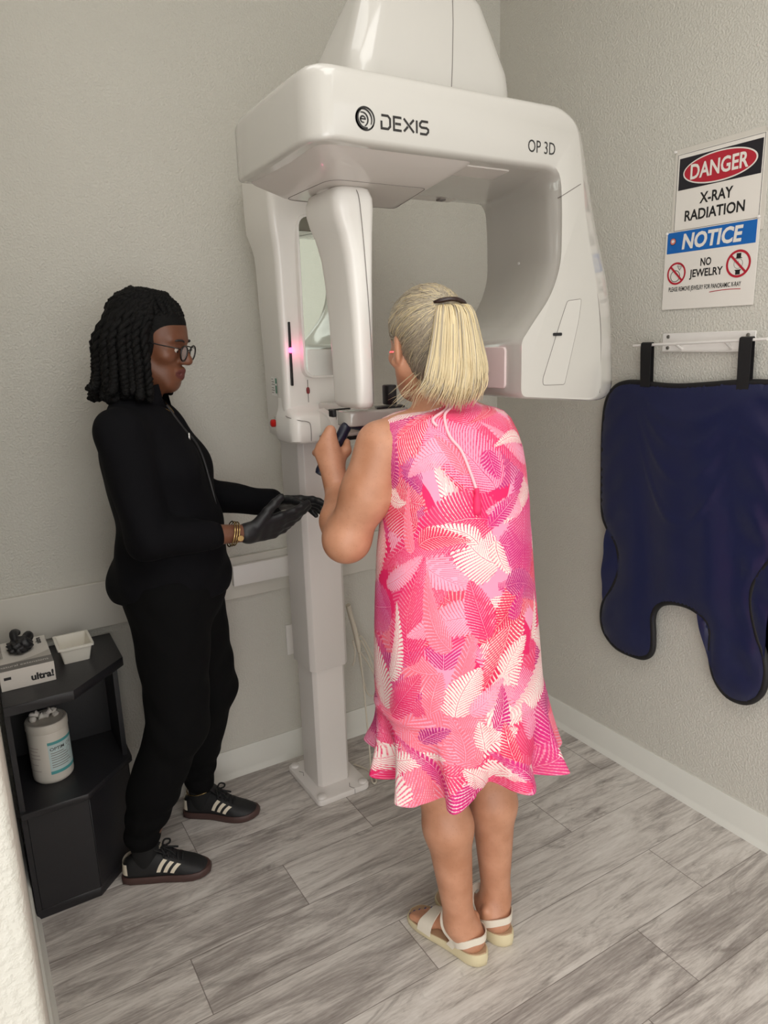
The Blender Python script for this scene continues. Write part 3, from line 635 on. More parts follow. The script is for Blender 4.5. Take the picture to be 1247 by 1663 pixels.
# upper shelf that carries the rotating unit
def top_sec(z, x0, x1, yf, r): return plan(x0, x1, yf, -0.12, r, 0.03, z)
def top_sec(z, x0, x1, yf, yb, r): return [(p[0], p[1], z) for p in rounded([(x0, yf), (x1, yf), (x1, yb), (x0, yb)], [r, r, 0.03, 0.03], 6)]
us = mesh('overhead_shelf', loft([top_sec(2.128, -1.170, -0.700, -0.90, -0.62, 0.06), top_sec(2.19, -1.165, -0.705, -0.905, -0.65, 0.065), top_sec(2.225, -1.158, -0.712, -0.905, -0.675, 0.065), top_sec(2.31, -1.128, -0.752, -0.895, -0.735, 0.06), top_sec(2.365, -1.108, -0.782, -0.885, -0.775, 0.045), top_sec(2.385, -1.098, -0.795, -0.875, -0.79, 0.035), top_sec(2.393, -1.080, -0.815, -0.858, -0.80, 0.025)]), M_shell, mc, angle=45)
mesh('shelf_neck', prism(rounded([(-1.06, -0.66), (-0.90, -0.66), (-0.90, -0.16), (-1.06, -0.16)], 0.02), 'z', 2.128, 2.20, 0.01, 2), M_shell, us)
mesh('shelf_seam', tube([(-0.905, -0.9010, 2.13), (-0.905, -0.9056, 2.19), (-0.903, -0.9056, 2.225), (-0.893, -0.8956, 2.31), (-0.887, -0.8856, 2.365)], 0.0010, 5), M_seam, us)

# rotating unit: beam and tube arm as one hooked body, built from profiles along y
def profile(ox, oz, ix, ib, xl):
    """ox: growth of the outer right side, oz: of the top, ix: shift of the inner right face, ib: of the underside, xl: left end"""
    P = [(xl, 1.984+ib), (xl, 2.122+oz), (-0.700+ox*0.5, 2.122+oz), (-0.645+ox*0.62, 2.092+oz*0.5), (-0.626+ox*0.72, 2.000), (-0.606+ox*0.93, 1.860), (-0.556+ox, 1.715), (-0.536+ox, 1.560), (-0.528+ox, 1.425-oz*0.5), (-0.806+ix*0.3, 1.452-oz*0.5),
         (-0.806+ix*0.3, 1.592), (-0.762+ix, 1.640), (-0.712+ix, 1.695), (-0.680+ix, 1.770), (-0.682+ix, 1.900), (-0.692+ix, 1.984+ib)]
    rr = [0.012, 0.022, 0.045, 0.06, 0.08, 0.10, 0.12, 0.10, 0.055, 0.02, 0.012, 0.03, 0.05, 0.08, 0.06, 0.045]
    return rounded(P, rr, 6)
SL = [(-1.050, 0.000, -0.012, -0.004, 0.010, -1.300), (-1.045, 0.012, -0.004, -0.001, 0.003, -1.313), (-1.032, 0.042, 0.000, 0.000, 0.000, -1.327), (-1.010, 0.085, 0.001, 0.003, 0.000, -1.340), (-0.975, 0.130, 0.001, 0.012, -0.001, -1.343),
      (-0.930, 0.158, 0.001, 0.030, -0.002, -1.344), (-0.870, 0.170, 0.001, 0.056, -0.004, -1.344), (-0.800, 0.174, 0.001, 0.084, -0.004, -1.343), (-0.720, 0.172, 0.001, 0.110, -0.004, -1.341), (-0.650, 0.160, 0.001, 0.126, -0.002, -1.338), (-0.610, 0.148, -0.003, 0.134, 0.002, -1.332), (-0.595, 0.138, -0.012, 0.138, 0.010, -1.322)]
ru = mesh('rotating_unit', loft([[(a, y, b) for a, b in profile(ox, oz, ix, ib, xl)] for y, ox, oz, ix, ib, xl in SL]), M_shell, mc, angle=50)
# underside cover with the bearing
def under(z, g): return [(p[0], p[1], z) for p in rounded([(-1.325+g, -1.035+g*1.45), (-0.93-g*0.4, -1.035+g*1.45), (-0.86-g*0.4, -0.615-g*0.2), (-1.325+g, -0.615-g*0.2)], [0.04, 0.02, 0.02, 0.04], 5)]
uc = mesh('underside_cover', loft([under(1.992, 0), under(1.978, 0.018), under(1.953, 0.085), under(1.950, 0.10)]), M_inner, ru, angle=30)
mesh('cover_groove', tube([(p[0], p[1], 1.9505) for p in under(1.95, 0.10)]+[tuple(under(1.9505, 0.10)[0])], 0.0012, 5), M_seam, uc)
mesh('bearing_ring', lathe([(0, -0.0), (0.060, 0), (0.066, 0.010), (0.066, 0.03)], (-1.130, -0.765, 1.946), 40), M_inner, uc)
uc2 = mesh('underside_panel', loft([[(p[0], p[1], z) for p in rounded([(-1.035-g, -0.995-g*0.3), (-0.80+g, -0.995-g*0.3), (-0.70+g, -0.62), (-0.93-g, -0.62)], 0.01, 3)] for z, g in ((1.985, 0.0), (1.9815, -0.003), (1.9812, -0.006))]), M_inner, ru, angle=30)
mesh('panel_hook', box(-0.765, -0.745, -0.66, -0.64, 1.977, 1.982, 0.001, 1), M_seam, uc2)
# seams on the arm: side cover line, joint line
def on_arm(y, pts, r=0.0009):
    return tube(smooth_path([(a, y, b) for a, b in pts], 40), r, 5)
mesh('side_seam', tube(smooth_path([(-0.640, -1.0493, 2.02), (-0.628, -1.0475, 1.967), (-0.609, -1.0475, 1.90), (-0.601, -1.0475, 1.832), (-0.571, -1.0475, 1.75), (-0.549, -1.0475, 1.69), (-0.533, -1.0475, 1.60), (-0.529, -1.0475, 1.45)], 60), 0.0009, 5), M_seam, ru)
mesh('joint_seam', tube([(-0.627, -1.0500, 1.957), (-0.690, -1.0500, 1.925), (-0.6775, -1.01, 1.9235), (-0.667, -0.975, 1.923), (-0.651, -0.93, 1.922), (-0.6255, -0.87, 1.921), (-0.598, -0.80, 1.921), (-0.572, -0.72, 1.921), (-0.556, -0.65, 1.921)], 0.0011, 5), M_seam, ru)
# access panel on the front of the arm, with a dark latch
acc = [(-0.660, 1.685), (-0.612, 1.690), (-0.618, 1.640), (-0.662, 1.480), (-0.735, 1.482), (-0.737, 1.497), (-0.680, 1.640)]
ac = mesh('access_panel', prism(rounded(acc, [0.006, 0.006, 0.05, 0.006, 0.006, 0.01, 0.05], 4), 'y', -1.0510, -1.045, 0.0005, 1), M_shell, ru, smooth=False)
A2 = rounded(acc, [0.006, 0.006, 0.05, 0.006, 0.006, 0.01, 0.05], 4)
mesh('panel_outline', tube([(a, -1.0509, b) for a, b in A2]+[(A2[0][0], -1.0509, A2[0][1])], 0.0006, 5), M_seam, ac)
mesh('latch', prism(rrect(-0.706, -0.678, 1.601, 1.6085, 0.003, 4), 'y', -1.0535, -1.050), M_black, ac, label='small black latch')
# collimator window on the inner side
mesh('collimator_window', prism(rrect(-0.99, -0.68, 1.475, 1.578, 0.012, 4), 'x', -0.8085, -0.796, 0.002, 1), plain('collimator_dress_reflection', (222, 204, 202), 0.25, noise=0.02), ru)  # pink tint paints in the reflection of the dress
mesh('indicator_light', lathe([(0, -0.002), (0.004, -0.0015), (0.005, 0.001)], (-0.600, -0.80, 1.80), 14, 'x'), M_shell, ru)
# sensor column on the left, hanging from the beam
def sens(z, xl, xr, yf, yb, r=0.03): return [(p[0], p[1], z) for p in rounded([(xl, yf), (xr, yf), (xr, yb), (xl, yb)], [r*1.1, r*0.7, r*0.7, r*1.1], 6)]
SR = -1.092
SE = [(1.437, -1.136, SR-0.022, -0.832, -0.715), (1.443, -1.146, SR-0.012, -0.846, -0.704), (1.455, -1.149, SR-0.010, -0.850, -0.700), (1.55, -1.150, SR-0.009, -0.850, -0.698), (1.66, -1.154, SR-0.007, -0.851, -0.695), (1.74, -1.160, SR-0.006, -0.852, -0.692), (1.80, -1.167, SR-0.005, -0.854, -0.688), (1.845, -1.178, SR-0.004, -0.856, -0.684),
      (1.875, -1.190, SR-0.003, -0.858, -0.680), (1.90, -1.197, SR-0.002, -0.860, -0.678), (1.925, -1.198, SR-0.003, -0.860, -0.678), (1.945, -1.190, SR-0.008, -0.852, -0.682), (1.955, -1.172, SR-0.020, -0.83, -0.690)]
se = mesh('sensor_column', loft([sens(*s) for s in SE]), M_shell2, ru, angle=50)
mesh('sensor_seam', tube(smooth_path([(-1.142, -0.8335, 1.955), (-1.140, -0.8600, 1.93), (-1.133, -0.8605, 1.87), (-1.124, -0.8555, 1.78), (-1.117, -0.8525, 1.68), (-1.112, -0.8510, 1.56), (-1.111, -0.8506, 1.45)], 60), 0.0009, 5), M_seam, se)
mesh('sensor_neck', lathe([(0.03, 0.0), (0.036, 0.006), (0.036, 0.02)], (-1.145, -0.775, 1.940), 32), M_black, se)

# lettering on the beam
def ff(x, z): return (Vector((x, -1.0502, z)), Vector((1, 0, 0)), Vector((0, 0, 1)))
H = 0.0240
def DX(x0, kind, w):
    k = 0.005
    S = {'D': [[(0, H*0.58), (0, 0), (w-k, 0), (w, k), (w, H-k), (w-k, H), (0.0, H)]],
         'E': [[(w, 0), (0, 0), (0, H), (w, H)], [(0.003, H/2), (w*0.92, H/2)]],
         'X': [[(0, H), (w, 0)], [(w, H), (w*0.60, H*0.60)], [(w*0.40, H*0.40), (0, 0)]],
         'I': [[(0, 0), (0, H)]],
         'S': [[(0, 0), (w-k, 0), (w, k), (w, H/2-k*0.5), (w-k*0.8, H/2), (k*0.8, H/2), (0, H/2+k*0.5), (0, H-k), (k, H), (w, H)]]}[kind]
    return [[(a+x0, b) for a, b in s] for s in S]
ls = DX(0, 'D', 0.0205)+DX(0.0295, 'E', 0.0185)+DX(0.0535, 'X', 0.0247)+DX(0.0853, 'I', 0)+DX(0.0932, 'S', 0.0208)
mesh('lettering', strokes_vf(ls, 0.0046, ff(-1.189, 2.0170)), M_logo, ru, smooth=False, label='dark word on the beam')
mesh('lettering', text_vf('OP 3D', 0.038, ff(-0.756, 2.0255), fit=0.084), M_logo, ru, smooth=False)
def arc(r, a0, a1, cx=0, cy=0, n=30): return [(cx+r*math.cos(math.radians(a0+(a1-a0)*i/n)), cy+r*math.sin(math.radians(a0+(a1-a0)*i/n))) for i in range(n+1)]
def crescent(cx, cy, r, off, a0, a1, w0, w1):
    V, Fs = [], []; n = 40
    O, X, Y = ff(cx, cy)
    for i in range(n+1):
        a = math.radians(a0+(a1-a0)*i/n); w = w0+(w1-w0)*math.sin(PI*i/n)
        for q in (r, r-w): V.append(tuple(O+X*(q*math.cos(a))+Y*(q*math.sin(a))+Vector((0, -0.0005, 0))))
    for i in range(n): Fs.append((2*i, 2*i+1, 2*i+3, 2*i+2))
    return V, Fs
lx, lz = -1.2265, 2.0300
mesh('emblem', join(crescent(lx, lz, 0.0225, 0, -48, 330, 0.003, 0.0040), crescent(lx-0.003, lz-0.0005, 0.0193, 0, -30, 120, 0.0022, 0.0036), crescent(lx-0.0035, lz-0.001, 0.0190, 0, 110, 300, 0.003, 0.0083),
     crescent(lx-0.006, lz-0.0015, 0.0138, 0, -70, 110, 0.002, 0.0036), crescent(lx-0.0055, lz-0.0015, 0.0071, 0, 0, 300, 0.0022, 0.0034),
     strokes_vf([[(-0.0067, 0.0), (0.0067, 0.0)]], 0.0026, ff(lx-0.0055, lz-0.001))), M_logo, ru, smooth=False, label='dark round swirl emblem')
# ------------------------------------------------------------------ one continuous skin from blended volumes
class Field:
    def __init__(s, lo, hi, h):
        s.lo = np.array(lo, float); s.h = h
        s.n = np.ceil((np.array(hi)-s.lo)/h).astype(int)+1
        s.D = np.full(tuple(s.n), 0.5, np.float32)
    def _sub(s, lo, hi, m):
        a = np.clip(np.floor((np.array(lo)-m-s.lo)/s.h).astype(int), 0, s.n-1); b = np.clip(np.ceil((np.array(hi)+m-s.lo)/s.h).astype(int)+1, 1, s.n)
        if (b <= a).any(): return None
        ax = [(s.lo[i]+s.h*np.arange(a[i], b[i])).astype(np.float32) for i in range(3)]
        return (slice(a[0], b[0]), slice(a[1], b[1]), slice(a[2], b[2])), ax[0][:, None, None], ax[1][None, :, None], ax[2][None, None, :]
    def _mix(s, sl, d, k, sub=False):
        A = s.D[sl]
        if sub: d = -d
        if k > 0:
            h = np.maximum(k-np.abs(A-d), 0)/k
            r = (np.maximum(A, d)+h*h*k*0.25) if sub else (np.minimum(A, d)-h*h*k*0.25)
        else: r = np.maximum(A, d) if sub else np.minimum(A, d)
        s.D[sl] = r
    def cap(s, a, b, ra, rb=None, k=0.02, sub=False):
        rb = ra if rb is None else rb; a = np.array(a, float); b = np.array(b, float); m = max(ra, rb)
        q = s._sub(np.minimum(a, b)-m, np.maximum(a, b)+m, k+4*s.h)
        if q is None: return
        sl, X, Y, Z = q; ab = b-a; L2 = max(1e-9, float(ab@ab))
        t = np.clip(((X-a[0])*ab[0]+(Y-a[1])*ab[1]+(Z-a[2])*ab[2])/L2, 0, 1)
        d = np.sqrt((X-a[0]-t*ab[0])**2+(Y-a[1]-t*ab[1])**2+(Z-a[2]-t*ab[2])**2)-(ra+(rb-ra)*t)
        s._mix(sl, d.astype(np.float32), k, sub)
    def ell(s, c, r, k=0.02, rot=None, sub=False):
        c = np.array(c, float); r = np.array(r, float); m = r.max()
        q = s._sub(c-m, c+m, k+4*s.h)
        if q is None: return
        sl, X, Y, Z = q; x, y, z = X-c[0], Y-c[1], Z-c[2]
        if rot is not None:
            M = np.array(rot)
            x, y, z = (M[0, 0]*x+M[1, 0]*y+M[2, 0]*z), (M[0, 1]*x+M[1, 1]*y+M[2, 1]*z), (M[0, 2]*x+M[1, 2]*y+M[2, 2]*z)
        k0 = np.sqrt((x/r[0])**2+(y/r[1])**2+(z/r[2])**2); k1 = np.sqrt((x/r[0]**2)**2+(y/r[1]**2)**2+(z/r[2]**2)**2)
        d = k0*(k0-1)/np.maximum(k1, 1e-6)
        s._mix(sl, d.astype(np.float32), k, sub)
    def chain(s, pts, rad, k=0.012):
        for i in range(len(pts)-1): s.cap(pts[i], pts[i+1], rad[i], rad[i+1], k)
    def below(s, z, k=0.0):        # cut away everything under z
        Z = (s.lo[2]+s.h*np.arange(s.n[2])).astype(np.float32)[None, None, :]
        s.D = np.maximum(s.D, z-Z)
    def above(s, z):
        Z = (s.lo[2]+s.h*np.arange(s.n[2])).astype(np.float32)[None, None, :]
        s.D = np.maximum(s.D, Z-z)
    def ripple(s, fn):
        X, Y, Z = [(s.lo[i]+s.h*np.arange(s.n[i])).astype(np.float32) for i in range(3)]
        s.D += fn(X[:, None, None], Y[None, :, None], Z[None, None, :]).astype(np.float32)
    def surf(s, smooth=2):
        D = s.D; S = D < 0
        c = np.zeros(tuple(s.n-1), np.int8)
        for i in (0, 1):
            for j in (0, 1):
                for k in (0, 1):
                    c += S[i:s.n[0]-1+i, j:s.n[1]-1+j, k:s.n[2]-1+k]
        act = np.argwhere((c > 0) & (c < 8))
        idx = np.full(tuple(s.n-1), -1, np.int32); idx[tuple(act.T)] = np.arange(len(act))
        corner = [np.array(q) for q in ((0, 0, 0), (1, 0, 0), (0, 1, 0), (1, 1, 0), (0, 0, 1), (1, 0, 1), (0, 1, 1), (1, 1, 1))]
        val = [D[tuple((act+q).T)] for q in corner]
        acc = np.zeros((len(act), 3)); cnt = np.zeros(len(act))
        for a in range(8):
            for b in range(a+1, 8):
                if np.abs(corner[a]-corner[b]).sum() != 1: continue
                m = (val[a] < 0) != (val[b] < 0); t = val[a][m]/(val[a][m]-val[b][m])
                acc[m] += corner[a]+(corner[b]-corner[a])*t[:, None]; cnt[m] += 1
        V = s.lo+s.h*(act+acc/cnt[:, None]); Q = []
        for ax in range(3):
            o = [1, 2, 0][ax], [2, 0, 1][ax]
            sl0 = [slice(None)]*3; sl1 = [slice(None)]*3; sl0[ax] = slice(0, -1); sl1[ax] = slice(1, None)
            A, B = S[tuple(sl0)], S[tuple(sl1)]
            E = np.argwhere(A != B)
            ok = (E[:, o[0]] > 0) & (E[:, o[1]] > 0) & (E[:, o[0]] < s.n[o[0]]-1) & (E[:, o[1]] < s.n[o[1]]-1); E = E[ok]
            ins = A[tuple(E.T)]
            u = np.zeros(3, int); v = np.zeros(3, int); u[o[0]] = 1; v[o[1]] = 1
            q = np.stack([idx[tuple((E-u-v).T)], idx[tuple((E-v).T)], idx[tuple(E.T)], idx[tuple((E-u).T)]], 1)
            q[~ins] = q[~ins][:, ::-1]; Q.append(q)
        Q = np.concatenate(Q)
        for _ in range(smooth):
            a = np.concatenate([Q[:, i] for i in range(4)]); b = np.concatenate([Q[:, (i+1) % 4] for i in range(4)])
            n = np.bincount(a, minlength=len(V))
            V = 0.5*V+0.5*np.stack([np.bincount(a, V[b, i], len(V)) for i in range(3)], 1)/np.maximum(n, 1)[:, None]
        return V, Q
def rotz(d): a = math.radians(d); return np.array(((math.cos(a), -math.sin(a), 0), (math.sin(a), math.cos(a), 0), (0, 0, 1)))
def rotx(d): a = math.radians(d); return np.array(((1, 0, 0), (0, math.cos(a), -math.sin(a)), (0, math.sin(a), math.cos(a))))
def roty(d): a = math.radians(d); return np.array(((math.cos(a), 0, math.sin(a)), (0, 1, 0), (-math.sin(a), 0, math.cos(a))))
class Frame:
    """local frame: x right, y forward, z up"""
    def __init__(s, o, M): s.o = np.array(o, float); s.M = np.array(M)
    def p(s, x, y=None, z=None):
        q = np.array(x if y is None else (x, y, z), float); return s.o+s.M@q
    def inv(s, V): return (np.asarray(V)-s.o)@s.M
def build_head(f, H, k=1.0, lips=1.0, nose=1.0):
    """skull, face, ears and neck root; H = head frame centred between the ears, k = size"""
    P = lambda x, y, z: H.p(x*k, y*k, z*k)
    E = lambda c, r, kk=0.02, sub=False: f.ell(P(*c), np.array(r)*k, kk*k, H.M, sub)
    C = lambda a, b, ra, rb, kk=0.012, sub=False: f.cap(P(*a), P(*b), ra*k, rb*k, kk*k, sub)
    E((0, -0.014, 0.040), (0.074, 0.096, 0.086)); E((0, 0.020, -0.020), (0.064, 0.070, 0.085), 0.03)
    E((0, 0.040, 0.040), (0.064, 0.052, 0.058), 0.03)
    for s in (-1, 1):
        C((s*0.057, 0.002, -0.045), (s*0.022, 0.070, -0.093), 0.020, 0.017, 0.025)
        E((s*0.043, 0.062, -0.018), (0.026, 0.026, 0.022), 0.02)
        C((s*0.012, 0.088, 0.026), (s*0.046, 0.074, 0.026), 0.010, 0.009, 0.014)
    E((0, 0.068, -0.104), (0.024, 0.021, 0.018), 0.022); E((0, 0.060, -0.070), (0.040, 0.030, 0.036), 0.03)
    for s in (-1, 1):
        E((s*0.032, 0.100, 0.004), (0.018, 0.018, 0.012), 0.012, True)
        C((s*0.022, 0.0895, 0.0085), (s*0.043, 0.082, 0.0080), 0.0055, 0.0055, 0.006)      # upper lid
        C((s*0.022, 0.0885, -0.0055), (s*0.042, 0.081, -0.0045), 0.0045, 0.0045, 0.006)     # lower lid
    C((0, 0.090, 0.016), (0, 0.108*nose+0.0*(1-nose), -0.022), 0.0085, 0.0125, 0.012)
    E((0, 0.110, -0.027), (0.0135*nose, 0.013, 0.0105), 0.008)
    for s in (-1, 1): E((s*0.0145*nose, 0.099, -0.030), (0.0095, 0.012, 0.0085), 0.007)
    C((-0.018, 0.090, -0.0585), (0, 0.0975, -0.0555), 0.0055*lips, 0.0075*lips, 0.008); C((0.018, 0.090, -0.0585), (0, 0.0975, -0.0555), 0.0055*lips, 0.0075*lips, 0.008)
    C((-0.015, 0.089, -0.0705), (0, 0.0945, -0.0720), 0.0060*lips, 0.0085*lips, 0.008); C((0.015, 0.089, -0.0705), (0, 0.0945, -0.0720), 0.0060*lips, 0.0085*lips, 0.008)
    C((-0.020, 0.097, -0.0640), (0.020, 0.097, -0.0640), 0.0016, 0.0016, 0.003, True)
    for s in (-1, 1):
        R3 = H.M@rotz(s*18)@rotx(-8)
        f.ell(P(s*0.077, -0.010, -0.004), np.array((0.010, 0.020, 0.033))*k, 0.010*k, R3)
        f.ell(P(s*0.090, -0.004, 0.000), np.array((0.010, 0.011, 0.020))*k, 0.005*k, R3, True)
        f.ell(P(s*0.080, 0.002, -0.030), np.array((0.008, 0.010, 0.010))*k, 0.006*k, R3)
def hand_prims(W, ed, en, es, scale=1.0, curls=((0.35, 0.5, 0.3),)*4, thumb=(0.6, 0.5, -0.2), spread=0.08):
    """capsules of an open hand: W wrist, ed along the fingers, en out of the palm, es towards the thumb"""
    ed, en, es = [np.array(v, float)/np.linalg.norm(v) for v in (ed, en, es)]; W = np.array(W, float); S = scale; out = []
    side = (0.030, 0.010, -0.010, -0.028); fwd = (0.088, 0.092, 0.087, 0.078); ln = ((0.042, 0.025, 0.021), (0.046, 0.029, 0.022), (0.042, 0.027, 0.021), (0.033, 0.020, 0.018))
    for i in range(4):
        kn = W+S*(ed*fwd[i]+es*side[i]); out.append((W+S*es*side[i]*0.55, kn, 0.0155*S, 0.0115*S))
        d = ed+es*(1.5-i)*spread; d /= np.linalg.norm(d); p = kn; r = (0.0098, 0.0098, 0.0092, 0.0082)[i]*S; ang = 0
        for j in range(3):
            ang += curls[i][j]; q = p+S*ln[i][j]*(d*math.cos(ang)+en*math.sin(ang))
            out.append((p, q, r*(1-0.07*j), r*(0.93-0.09*j))); p = q
    out.append((W+S*(ed*0.045+es*0.02), W+S*(ed*0.045-es*0.02), 0.014*S, 0.014*S))
    t = ed*thumb[0]+es*thumb[1]+en*thumb[2]; t /= np.linalg.norm(t); p = W+S*(ed*0.018+es*0.024)
    bend = ed*0.35+en*0.15
    for L, r0, r1 in ((0.043, 0.0155, 0.012), (0.032, 0.0118, 0.0105), (0.026, 0.0105, 0.0082)):
        q = p+S*L*t; out.append((p, q, r0*S, r1*S)); p = q; t = t+bend; t /= np.linalg.norm(t)
    return out
# ------------------------------------------------------------------ the person in the pink dress
def skin_mat(name, rgb, rgb2, spots=0.0, rough=0.45):
    m, nt, b = nt_mat(name); L = nt.links.new
    tc = nt.nodes.new('ShaderNodeTexCoord')
    n1 = nt.nodes.new('ShaderNodeTexNoise'); n1.inputs['Scale'].default_value = 14; n1.inputs['Detail'].default_value = 5; L(tc.outputs['Object'], n1.inputs['Vector'])
    mx = nt.nodes.new('ShaderNodeMix'); mx.data_type = 'RGBA'; mx.inputs[6].default_value = srgb(*rgb); mx.inputs[7].default_value = srgb(*rgb2)
    r = nt.nodes.new('ShaderNodeMapRange'); r.inputs[1].default_value = 0.35; r.inputs[2].default_value = 0.68; L(n1.outputs['Fac'], r.inputs[0]); L(r.outputs[0], mx.inputs[0])
    last = mx.outputs[2]
    if spots:
        v = nt.nodes.new('ShaderNodeTexVoronoi'); v.inputs['Scale'].default_value = 105; L(tc.outputs['Object'], v.inputs['Vector'])
        rp = nt.nodes.new('ShaderNodeValToRGB'); rp.color_ramp.elements[0].position = 0.10; rp.color_ramp.elements[0].color = (spots, spots, spots, 1); rp.color_ramp.elements[1].position = 0.24; rp.color_ramp.elements[1].color = (0, 0, 0, 1)
        L(v.outputs['Distance'], rp.inputs[0])
        m2 = nt.nodes.new('ShaderNodeMix'); m2.data_type = 'RGBA'; m2.inputs[7].default_value = srgb(rgb[0]*0.66, rgb[1]*0.55, rgb[2]*0.5); L(rp.outputs[0], m2.inputs[0]); L(last, m2.inputs[6]); last = m2.outputs[2]
    L(last, b.inputs['Base Color']); b.inputs['Roughness'].default_value = rough
    b.inputs['Subsurface Weight'].default_value = 0.06; b.inputs['Subsurface Radius'].default_value = (0.01, 0.004, 0.002); b.inputs['Subsurface Scale'].default_value = 0.5
    n2 = nt.nodes.new('ShaderNodeTexNoise'); n2.inputs['Scale'].default_value = 260; n2.inputs['Detail'].default_value = 2; L(tc.outputs['Object'], n2.inputs['Vector'])
    bp = nt.nodes.new('ShaderNodeBump'); bp.inputs['Strength'].default_value = 0.12; bp.inputs['Distance'].default_value = 0.002; L(n2.outputs['Fac'], bp.inputs['Height']); L(bp.outputs['Normal'], b.inputs['Normal'])
    return m
def vcol_mat(name, rough=0.5, bump=0.0, sheen=0.0, spec=0.4):
    m, nt, b = nt_mat(name); a = nt.nodes.new('ShaderNodeVertexColor'); a.layer_name = 'tint'
    tc = nt.nodes.new('ShaderNodeTexCoord'); n = nt.nodes.new('ShaderNodeTexNoise'); n.inputs['Scale'].default_value = 30; n.inputs['Detail'].default_value = 3
    nt.links.new(tc.outputs['Object'], n.inputs['Vector'])
    mr = nt.nodes.new('ShaderNodeMapRange'); mr.inputs[3].default_value = 0.94; mr.inputs[4].default_value = 1.06; nt.links.new(n.outputs['Fac'], mr.inputs[0])
    h = nt.nodes.new('ShaderNodeHueSaturation'); nt.links.new(mr.outputs[0], h.inputs['Value']); nt.links.new(a.outputs['Color'], h.inputs['Color'])
    nt.links.new(h.outputs['Color'], b.inputs['Base Color']); b.inputs['Roughness'].default_value = rough; b.inputs['Specular IOR Level'].default_value = spec
    if bump:
        n2 = nt.nodes.new('ShaderNodeTexNoise'); n2.inputs['Scale'].default_value = 700; nt.links.new(tc.outputs['Object'], n2.inputs['Vector'])
        bp = nt.nodes.new('ShaderNodeBump'); bp.inputs['Strength'].default_value = bump; bp.inputs['Distance'].default_value = 0.001; nt.links.new(n2.outputs['Fac'], bp.inputs['Height']); nt.links.new(bp.outputs['Normal'], b.inputs['Normal'])
    return m
def tint(o, cols):
    a = o.data.color_attributes.new('tint', 'FLOAT_COLOR', 'POINT')
    c = np.ones((len(o.data.vertices), 4), np.float32); c[:, :3] = cols; a.data.foreach_set('color', c.ravel())
lin = lambda *c: np.array(srgb(*c)[:3])

M_skin = skin_mat('fair_skin', (178, 124, 94), (200, 146, 117), 0.14)
pa = thing('person', 'person with blonde ponytail in pink palm print dress facing the x-ray machine', 'person', (-0.99, -1.05, 0))
HP = Frame((-1.030, -0.968, 1.583), rotz(-10)@rotx(-4))
PK = 1.03
fp = Field((-1.36, -1.24, -0.01), (-0.66, -0.60, 1.75), 0.0035)
build_head(fp, HP, PK)
fp.cap(HP.p(0, -0.012, -0.06), (-1.003, -1.0, 1.42), 0.055, 0.060, 0.03)                 # neck
fp.ell((-0.998, -1.02, 1.33), (0.160, 0.095, 0.13), 0.05); fp.ell((-1.005, -1.035, 1.15), (0.155, 0.105, 0.16), 0.06); fp.ell((-1.005, -1.055, 0.95), (0.180, 0.135, 0.16), 0.06)
fp.cap((-0.89, -1.01, 1.390), (-1.13, -1.01, 1.395), 0.045, 0.045, 0.04)
SHL, ELL, WRL = np.array((-1.186, -1.005, 1.370)), np.array((-1.260, -0.955, 1.150)), np.array((-1.192, -0.790, 1.238))
fp.cap(SHL, (SHL+ELL)/2+np.array((0.004, -0.012, 0)), 0.058, 0.057, 0.03); fp.cap((SHL+ELL)/2+np.array((0.004, -0.012, 0)), ELL, 0.057, 0.049, 0.03)
fp.ell(ELL+np.array((0.004, -0.010, -0.008)), (0.044, 0.036, 0.034), 0.035)
fp.cap(ELL, ELL*0.62+WRL*0.38+np.array((-0.004, 0.004, -0.006)), 0.046, 0.046, 0.03); fp.cap(ELL*0.62+WRL*0.38+np.array((-0.004, 0.004, -0.006)), WRL, 0.046, 0.029, 0.025)
Ri, Ui, Fi = np.array((0.8543, -0.5190, -0.0287)), np.array((0.1447, 0.1843, 0.9722)), np.array((0.4992, 0.8347, -0.2326))
def fist(f, G, ax, per, dep, W, sgn=1):
    """closed hand on a grip: G grip centre, ax grip axis, per towards the knuckles, dep away from the palm back; millimetres"""
    A = lambda a, p, c: G+(ax*a+per*p+dep*c)*0.001
    for i, (t, r, kc) in enumerate(((34, 10.2, -27), (13, 10.6, -30), (-9, 10.2, -29), (-29, 9.2, -25))):
        kn = A(t+3, 25-2*i*0.4, kc); a1 = A(t+1, 33, 4); a2 = A(t-1, 13, 27); a3 = A(t-2, -10, 24)
        f.cap(W+(kn-W)*0.18, kn, 0.021, 0.0145, 0.014); f.cap(kn, a1, r*0.00118, r*0.00104, 0.004); f.cap(a1, a2, r*0.00102, r*0.00095, 0.003); f.cap(a2, a3, r*0.00094, r*0.0008, 0.003)
    th = [W+(A(-30, -22, -14)-W)*0.55, A(-18, -30, -16), A(14, -34, -8), A(38, -24, 2)]
    f.chain(th, (0.0195, 0.0160, 0.0125, 0.0090), 0.012)
    f.cap(W, A(-8, 2, -30), 0.027, 0.020, 0.02)
gt, gb_ = np.array((-1.130, -0.735, 1.388)), np.array((-1.216, -0.735, 1.272))
ax = (gt-gb_)/np.linalg.norm(gt-gb_)
dep = Fi-ax*(Fi@ax); dep /= np.linalg.norm(dep); per = np.cross(ax, dep); per = per if per@Ri < 0 else -per
GL = np.array((-1.174, -0.735, 1.329))
fist(fp, GL, ax, per, dep, WRL)
